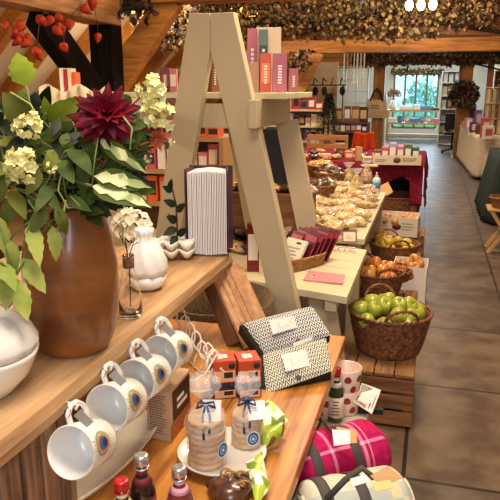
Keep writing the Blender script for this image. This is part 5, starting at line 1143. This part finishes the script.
# striped column + tote bag on the post
p = py(376, 106, YP-.3); t0 = T('tote_bag', 'cream canvas tote bag with dark handles hanging on the middle oak post', 'bag', V((p.x, YP-.22, p.z-.28)))
b = B(); b.grid(lambda u, v: V(((u-.5)*(.50-.05*v), -.05*sin(pi*u)*sin(pi*min(1, v*1.1)), .42*v)), 10, 10); b.grid(lambda u, v: V(((u-.5)*(.50-.05*v), .05, .42*v)), 4, 4); b.grid(lambda u, v: V(((u-.5)*.5, .05*(v)-.0, 0)), 4, 2); obj('bag_body', b, cloth('canvas', 'dcc8a4', 'cdb68e'), t0)
for y_ in (-.02, .04): b = B(); b.tube([(-.14, y_, .4), (-.07, y_, .6), (0, y_, .68), (.07, y_, .6), (.14, y_, .4)], .022, 6); obj('handle', b, plain('2a2024', .8), t0)
b = B(); scrib(b, (-.12, -.056, .2), (1, 0, 0), (0, 0, 1), 2, .24, .12, .5); obj('printed_mark', b, plain('8a7a60', .8), t0)
# coat hooks / black wire display on the cream wall
c = py(318, 80, 11.6); t0 = T('wire_stand', 'black wire display frame with hanging pieces against the cream wall', 'stand', V((c.x, 11.6, 0)))
for x in (-.45, .45): b = B(); b.tube([(x, 0, .003), (x, 0, 1.62)], .012, 6); obj('upright', b, BLACK, t0)
b = B(); b.tube([(-.5, 0, 1.6), (.5, 0, 1.6)], .012, 6); obj('rail', b, BLACK, t0)
for k in range(6): b = B(); b.tube([(-.4+.16*k, 0, 1.6), (-.38+.16*k, -.03, 1.72), (-.32+.16*k, -.03, 1.66)], .014, 5); b.ball((-.36+.16*k, -.02, 1.5), (.05, .02, .08), 8, 6); obj('hanging_piece', b, [plain('4a3428', .6), plain('c8a070', .6), plain('2a2224', .6)][k % 3], t0)
# cream partition panel beside the middle post
a_, c_ = py(298, 98, 11.9), py(338, 62, 11.9); b = B(); b.box(((a_.x+c_.x)/2, 11.95, (c_.z)/2), (c_.x-a_.x, .08, c_.z)); st('wall_inner', b, PLASTER)
# open shelf unit in the annex, under the window
F0 = (pz(390, 139, 0).x+.0, pz(446, 139, 0).x)
x0, x1 = py(386, 125, 20.4).x, py(445.5, 125, 20.4).x
t0 = T('shelf_unit', 'pine open shelf unit under the far window', 'shelf unit', V(((x0+x1)/2, 20.4, 0)))
w_ = (x1-x0)/2
for z in (.16, .5, .88): b = B(); b.box((0, .2, z), (2*w_, .4, .05)); obj('shelf', b, OAKP, t0)
for x in (-w_+.03, w_-.03):
    for y in (.03, .37): b = B(); b.box((x, y, .45), (.06, .05, .855)); obj('leg', b, OAKP, t0)
for k in range(7):
    cn = ['white', 'blue', 'white', 'blue', 'lilac', 'white', 'pink'][k]; b = B(); x = x0+.18+.22*k
    if k % 3 == 0: b.box((0, 0, .035), (.26, .3, .06)); b.box((0, 0, .1), (.25, .28, .06)); nm, lb, ct = 'folded_linen', 'folded %s linen pile, %s on the lower shelf under the far window', 'linen'
    else: b.lathe([(0, 0), (.06, 0), (.1, .12), (.09, .12), (0, .03)], n=16); b.ball((0, 0, .14), (.09, .09, .06), 10, 6, .3); nm, lb, ct = 'filled_bowl', '%s filled bowl, %s on the lower shelf under the far window', 'bowl'
    o = obj(nm, b, plain(cols[cn], .6)); o.location = (x, 20.6, .527); tag(o, lb % (cn, ['first from left', 'second from left', 'third from left', 'in the middle', 'third from right', 'second from right', 'last on the right'][k]), ct)
for k, (x, w2, h2, cn, pos) in enumerate(((407, .45, .12, 'white', 'left'), (416, .2, .16, 'white', 'centre'), (427, .4, .12, 'blue', 'right'), (436, .3, .06, 'black', 'far right'))):
    p = py(x, 109, 20.6); b = B(); b.box((0, 0, h2/2), (w2, .25, h2)); o = tag(obj('linen_box', b, plain(cols[cn], .7), bevel=.02), '%s box on the %s of the pine shelf top under the far window' % (cn, pos), 'box'); o.location = (p.x, 20.6, .906)
# vase with dried flowers on the shelf
p = py(393, 108, 20.5); t0 = T('vase', 'white vase of dried flowers on the left of the far window shelf', 'vase', V((p.x, 20.6, .906)))
b = B(); b.lathe([(0, 0), (.08, 0), (.11, .1), (.07, .22), (.06, .28), (0, .27)], n=20); obj('vase_body', b, WHITE, t0)
b = B()
for k in range(260): d = V((random.gauss(0, 1), random.gauss(0, 1), abs(random.gauss(0, 1)))).normalized(); q = V((0, 0, .38))+V((d.x*.22, d.y*.18, d.z*.22))*rnd(.4, 1); b.leaf(q, q+d*.06, .04, V((0, -1, .3)), 2)
obj('dried_flowers', b, mat('dried_straw', 'b08a58', .9, '7a5a38', 20), t0)
# tall goods stack right of the far window, and blue-white display left
b0 = py(449, 100, 19.0); rackunit('tall white unit crammed with goods right of the far window', b0.x-.22, b0.x+.25, 18.8, 19.2, 0, [.3, .65, 1.0, 1.35, 1.7, 2.0], WH2)
for z in (.3, .65, 1.0, 1.35, 1.7): fill(b0.x-.2, b0.x+.23, 18.9, z, 3, (.15, .3), '%s item on the '+{.3: 'lowest', .65: 'second', 1.0: 'third', 1.35: 'fourth', 1.7: 'top'}[z]+' shelf of the tall white unit', 'ornament', 'ornament', ['cream', 'tan', 'white', 'green', 'blue', 'brown'], 'ornaments on the tall white unit shelf at %.2f m' % z if False else 'ornaments on the '+{.3: 'lowest', .65: 'second', 1.0: 'third', 1.35: 'fourth', 1.7: 'top'}[z]+' shelf of the white unit')
b0 = py(384, 100, 18.0); rackunit('narrow white unit at the left of the annex opening', b0.x-.15, b0.x+.05, 17.8, 18.2, 0, [.4, .8, 1.1, 1.4], WH2)
for z, s_ in ((.4, 'lower'), (.8, 'middle'), (1.1, 'upper')): fill(b0.x-.13, b0.x+.03, 17.9, z, 2, (.15, .24), '%s item on the '+s_+' shelf of the narrow white unit', 'ornament', 'ornament', ['cream', 'blue', 'black', 'white'], 'ornaments on the '+s_+' narrow unit shelf')
# dark base display at the annex left of post
# ------------------------------------------------------------------ right hand side : white and green clothed tables
def clothtable(label, xy, z0, z1, m, dev=.03, name='clothed_table', lab2=None, flare=.02):
    t0 = T(name, label, 'table', V((sum(p[0] for p in xy)/len(xy), sum(p[1] for p in xy)/len(xy), 0)))
    n_ = len(xy); pts = []
    for k in range(n_):
        a, c = V((*xy[k], 0)), V((*xy[(k+1) % n_], 0)); L_ = (c-a).length; nn = (c-a).cross(V((0, 0, 1))).normalized(); nn = nn if nn.dot((a+c)/2-V((t0.location.x, t0.location.y, 0))) > 0 else -nn; m__ = max(2, int(L_/.04))
        for j in range(m__): pts.append((a+(c-a)*j/m__, nn, j))
    b = B(); rows = 10; N_ = len(pts); ctr = t0.location
    vs = []
    for r_ in range(rows+1):
        v = r_/rows
        for k, (p, nn, j) in enumerate(pts): out = nn; q = p+out*(flare*v+dev*v*sin(k*1.15+.7*sin(k*.3))); vs.append(V((q.x, q.y, z1+(z0-z1)*v)))
    b.add(vs, [(r_*N_+k, (r_+1)*N_+k, (r_+1)*N_+(k+1) % N_, r_*N_+(k+1) % N_) for r_ in range(rows) for k in range(N_)]+[tuple(range(N_))], True)
    obj('tablecloth', b, m, t0, at=ctr, solid=.004)
    for k in range(n_): a = V((*xy[k], 0)); q = a+(V((ctr.x, ctr.y, 0))-a)*.1; b = B(); b.box((q.x, q.y, z1/2), (.05, .05, z1-.01)); obj('leg', b, OAKZ, t0, at=ctr)
    return t0
wa, wb = pz(458, 155, .02), pz(476, 179, .02)
clothtable('long table under a white cloth on the right of the aisle', [(.76, 11.75), (1.95, 11.6), (1.95, 15.0), (.60, 15.2)], .06, .76, cloth('ivory_cloth', 'efe4d0', 'e0d2b8', 20), .03)
goods('jar_box', 'box', 'on the white-clothed table', [(463, 469, 121, 128, 'tan', 'rose'), (466, 472, 118, 130, 'lilac', 'white'), (471, 477, 122, 133, 'purple', 'white'), (477, 483, 125, 135, 'brown'), (482, 489, 118, 138, 'rose', 'cream'), (475, 481, 110, 128, 'purple', 'lilac', 'tall'), (468, 475, 104, 124, 'lilac', 'purple', 'tall'), (484, 493, 126, 139, 'white', 'rose', 'squat')], .75, .12)
# white slatted rack on that table
p = pz(491, 136, .75); t0 = T('slatted_rack', 'tall cream barrel-shaped slatted rack standing on the white-clothed table at the right edge', 'rack', V((p.x+.12, p.y+.3, .751)))
for k in range(12):
    a = 2*pi*k/12; b = B(); b.beam(V((.22*cos(a), .22*sin(a), 0.01)), V((.22*cos(a), .22*sin(a), .78)), .055, .012, up=(cos(a), sin(a), 0)); obj('slat', b, plain('e2d2b0', .6), t0)
for z in (.02, .28, .54, .8): b = B(); b.lathe([(.2, z-.012), (.235, z-.012), (.235, z+.012), (.2, z+.012)], n=28); obj('hoop', b, plain('b89a6c', .6), t0)
# green cloth table and deck chair frame with egg basket
GREEN = cloth('dark_green_cloth', '35403a', '28322e', 25)
ga = pz(477, 207, .0)
clothtable('smaller table under a dark green cloth at the right edge', [(ga.x+.12, 7.9), (ga.x+.9, 7.7), (ga.x+.9, 9.2), (ga.x+.13, 9.4)], .02, .76, GREEN, .02, flare=.13)
c = py(499, 235, 6.3); t0 = T('folding_stand', 'pale wooden folding stand at the right edge holding the egg basket', 'stand', V((c.x+.06, c.y+.1, 0)))
for s, yy in ((1, 0), (-1, 0), (1, .25), (-1, .25)): b = B(); b.beam(V((-.14*s, yy+.012*s, .002)), V((.14*s, yy+.012*s, .42)), .02, .03); obj('leg', b, OAKP, t0)
b = B(); b.box((0, .125, .425), (.34, .32, .016)); obj('shelf', b, OAKP, t0)
bk = V((c.x+.06, c.y+.225, .435)); basket('egg_basket', 'reddish wicker basket of pale eggs on the folding stand at the right edge', bk, .15, .12, .09, WKR, False, 6, 44)
for k in range(9):
    b = B(); b.lathe([(0, 0), (.014, .004), (.021, .02), (.018, .04), (.008, .053), (0, .055)], n=14); o = obj('egg', b, plain('ead0b4', .5)); a = k*2.4; r = .035*sqrt(k+.3); o.location = bk+V((r*cos(a), r*sin(a), .06)); o.rotation_euler = (1.2, 0, k); tag(o, 'pale egg in the reddish wicker basket at the right edge', 'egg', 'eggs in the basket')
# wreath on the right-hand post
c = py(464, 94, YP-.35); b = B()
for k in range(700): d = V((random.gauss(0, 1), random.gauss(0, 1), random.gauss(0, 1))).normalized(); q = V((d.x*.27, d.y*.16, d.z*.25))*rnd(.6, 1); b.mi = random.choice((0, 0, 0, 1, 1, 2)); b.leaf(q, q+d*.1, .07, V((rnd(-1, 1), -1, 0)), 2)
o = tag(obj('dried_wreath', b, [mat('hop_dark', '33251a', .9), mat('wreath_olive', '5a5634', .8), mat('wreath_rose', 'a06a6a', .8)]), 'bushy dark dried-flower bunch fixed to the right-hand oak post', 'wreath'); o.location = c
# dark chair base by the annex entrance
p = pz(449, 153, 0); b = B()
for k in range(5): a = k*2*pi/5; b.tube([(0, 0, .1), (.15*cos(a), .15*sin(a), .08), (.27*cos(a), .27*sin(a), .04)], .02, 6); b.ball((.27*cos(a), .27*sin(a), .03), .03, 8, 6)
b.tube([(0, 0, .08), (0, 0, .45)], .025, 8); t0 = T('swivel_chair', 'black swivel chair half hidden in the annex beside the right-hand post', 'chair', V((p.x+.05, 16.6, 0)))
obj('base', b, BLACK, t0); b = B(); b.box((0, 0, .48), (.42, .42, .07)); obj('seat', b, BLACK, t0, bevel=.02); b = B(); b.box((0, .2, .75), (.38, .05, .4)); obj('backrest', b, BLACK, t0, bevel=.02)
# displays beyond the right post
rackunit('tall oak dresser of jars beyond the right-hand post', 1.35, 2.15, 16.6, 17.0, 0, [.5, .9, 1.25, 1.6, 1.95], OAKP)
for z, s_ in ((.9, 'second'), (1.25, 'third'), (1.6, 'fourth')): fill(1.4, 2.1, 16.7, z, 5, (.15, .28), '%s jar box on the '+s_+' shelf of the oak dresser beyond the right-hand post', 'box', 'jar_box', ['cream', 'purple', 'white', 'tan', 'rose'], 'jar boxes on the '+s_+' dresser shelf')

# ------------------------------------------------------------------ left side : low dresser and packs seen between stems and legs
b0 = (-3.35, -2.15, 3.7, 4.25)
rackunit('long pale dresser of pink card packs behind the bouquet', -3.3, -1.3, 3.95, 4.35, 0, [.45, .8, 1.02, 1.24], plain('b08a5c', .6))
fill(-3.25, -1.33, 4.05, .8, 22, (.14, .19), '%s card pack on the lower row of the long dresser behind the bouquet', 'packet', 'card_pack', ['pink', 'cream', 'rose', 'orange', 'cream'], 'card packs on the lower dresser row')
fill(-3.25, -1.33, 4.05, 1.02, 26, (.10, .19), '%s card pack on the middle row of the long dresser behind the bouquet', 'packet', 'card_pack', ['pink', 'cream', 'white', 'rose', 'tan'], 'card packs on the middle dresser row')
fill(-3.25, -1.33, 4.05, 1.24, 24, (.06, .12), '%s carton on top of the long dresser behind the bouquet', 'carton', 'carton', ['cream', 'rose', 'white', 'red', 'orange'], 'cartons on the long dresser')
# cream panel with books on, left
a_, c_ = pd(31, 92, 3.3), pd(93, 92, 3.3); zt = a_.z
t0 = T('display_cabinet', 'cream cabinet with a wavy top edge behind the left of the bouquet', 'cabinet', V(((a_.x+c_.x)/2, a_.y+.25, 0)), YW)
w_ = (c_-a_).length; b = B(); b.box((0, 0, zt/2), (w_, .4, zt)); obj('cabinet_body', b, plain('ead6b4', .7), t0, bevel=.005)
b = B(); b.grid(lambda u, v: V(((u-.5)*(w_+.02), -.21-.01*sin(u*40), zt+.02+.02*sin(u*13)-.2*v)), 60, 3); obj('scalloped_cloth', b, cloth('cream_linen', 'f0dfc0', 'e4cea6'), t0, solid=.003)
for k, (x, cn, hh_) in enumerate(((65, 'white', .12), (69, 'red', .115), (73, 'cream', .12), (77, 'orange', .10))):
    p = pd(x, 92, 3.42); carton('book', '%s book standing on the cream cabinet, %s of four' % (cn, ['first from left', 'second from left', 'third from left', 'rightmost'][k]), 'book', V((p.x, p.y, zt+.001)), (.019, .1, hh_), YW, plain(cols[cn], .6))
p = py(270, 150, 3.5); b = B(); b.box((0, 0, 0), (.2, .03, .34)); o = tag(obj('display_board', b, plain('1a1a22', .6), at=None, bevel=.003), 'small black board standing between the two right legs of the painted stand', 'board'); o.location = (p.x+.02, 3.5, LZ+.46)
thing_box('riser', 'low wooden riser behind the lower painted shelf carrying bags and the small black board', 'riser', -1.26, -.60, 3.36, 3.52, LZ+.001, LZ+.289, wood('riser_wood', '9a6c40', '6a4428', 'x'))
for k in range(10): bagat([1, 3, 2, 1][k % 4], -1.2+.062*k, 3.45, LZ+.292, 'small bag of sweets on the riser between the stand legs', 'bags on the riser', .8)
for k in range(18): bagat([1, 3, 1, 1, 2][k % 5], -1.28+.078*(k % 9), 3.18+.11*(k//9)+rnd(-.01, .01), LZ+.003+.06*(k//9), 'bag of chocolates heaped in front of the low riser', 'bags heaped before the riser', .95)
# hanging lamp bar
p = pd(421, 5, 5.6); t0 = T('ceiling_light', 'glowing ceiling light with small bulbs above the hop garland', 'light', p)
b = B(); b.tube([(-.15, 0, .06), (.15, 0, .06)], .015, 8); b.tube([(0, 0, .06), (0, 0, .9)], .01, 6); obj('bar', b, BLACK, t0)
for k in (-1, 0, 1):
    b = B(); b.ball((.1*k, 0, 0), (.035, .035, .045), 14, 10); obj('bulb', b, mat('bulb_glow', 'ffe0a8', .5, emit=14), t0)
lamp('POINT', p+V((0, -.0, -.1)), 18, WARM, .06)
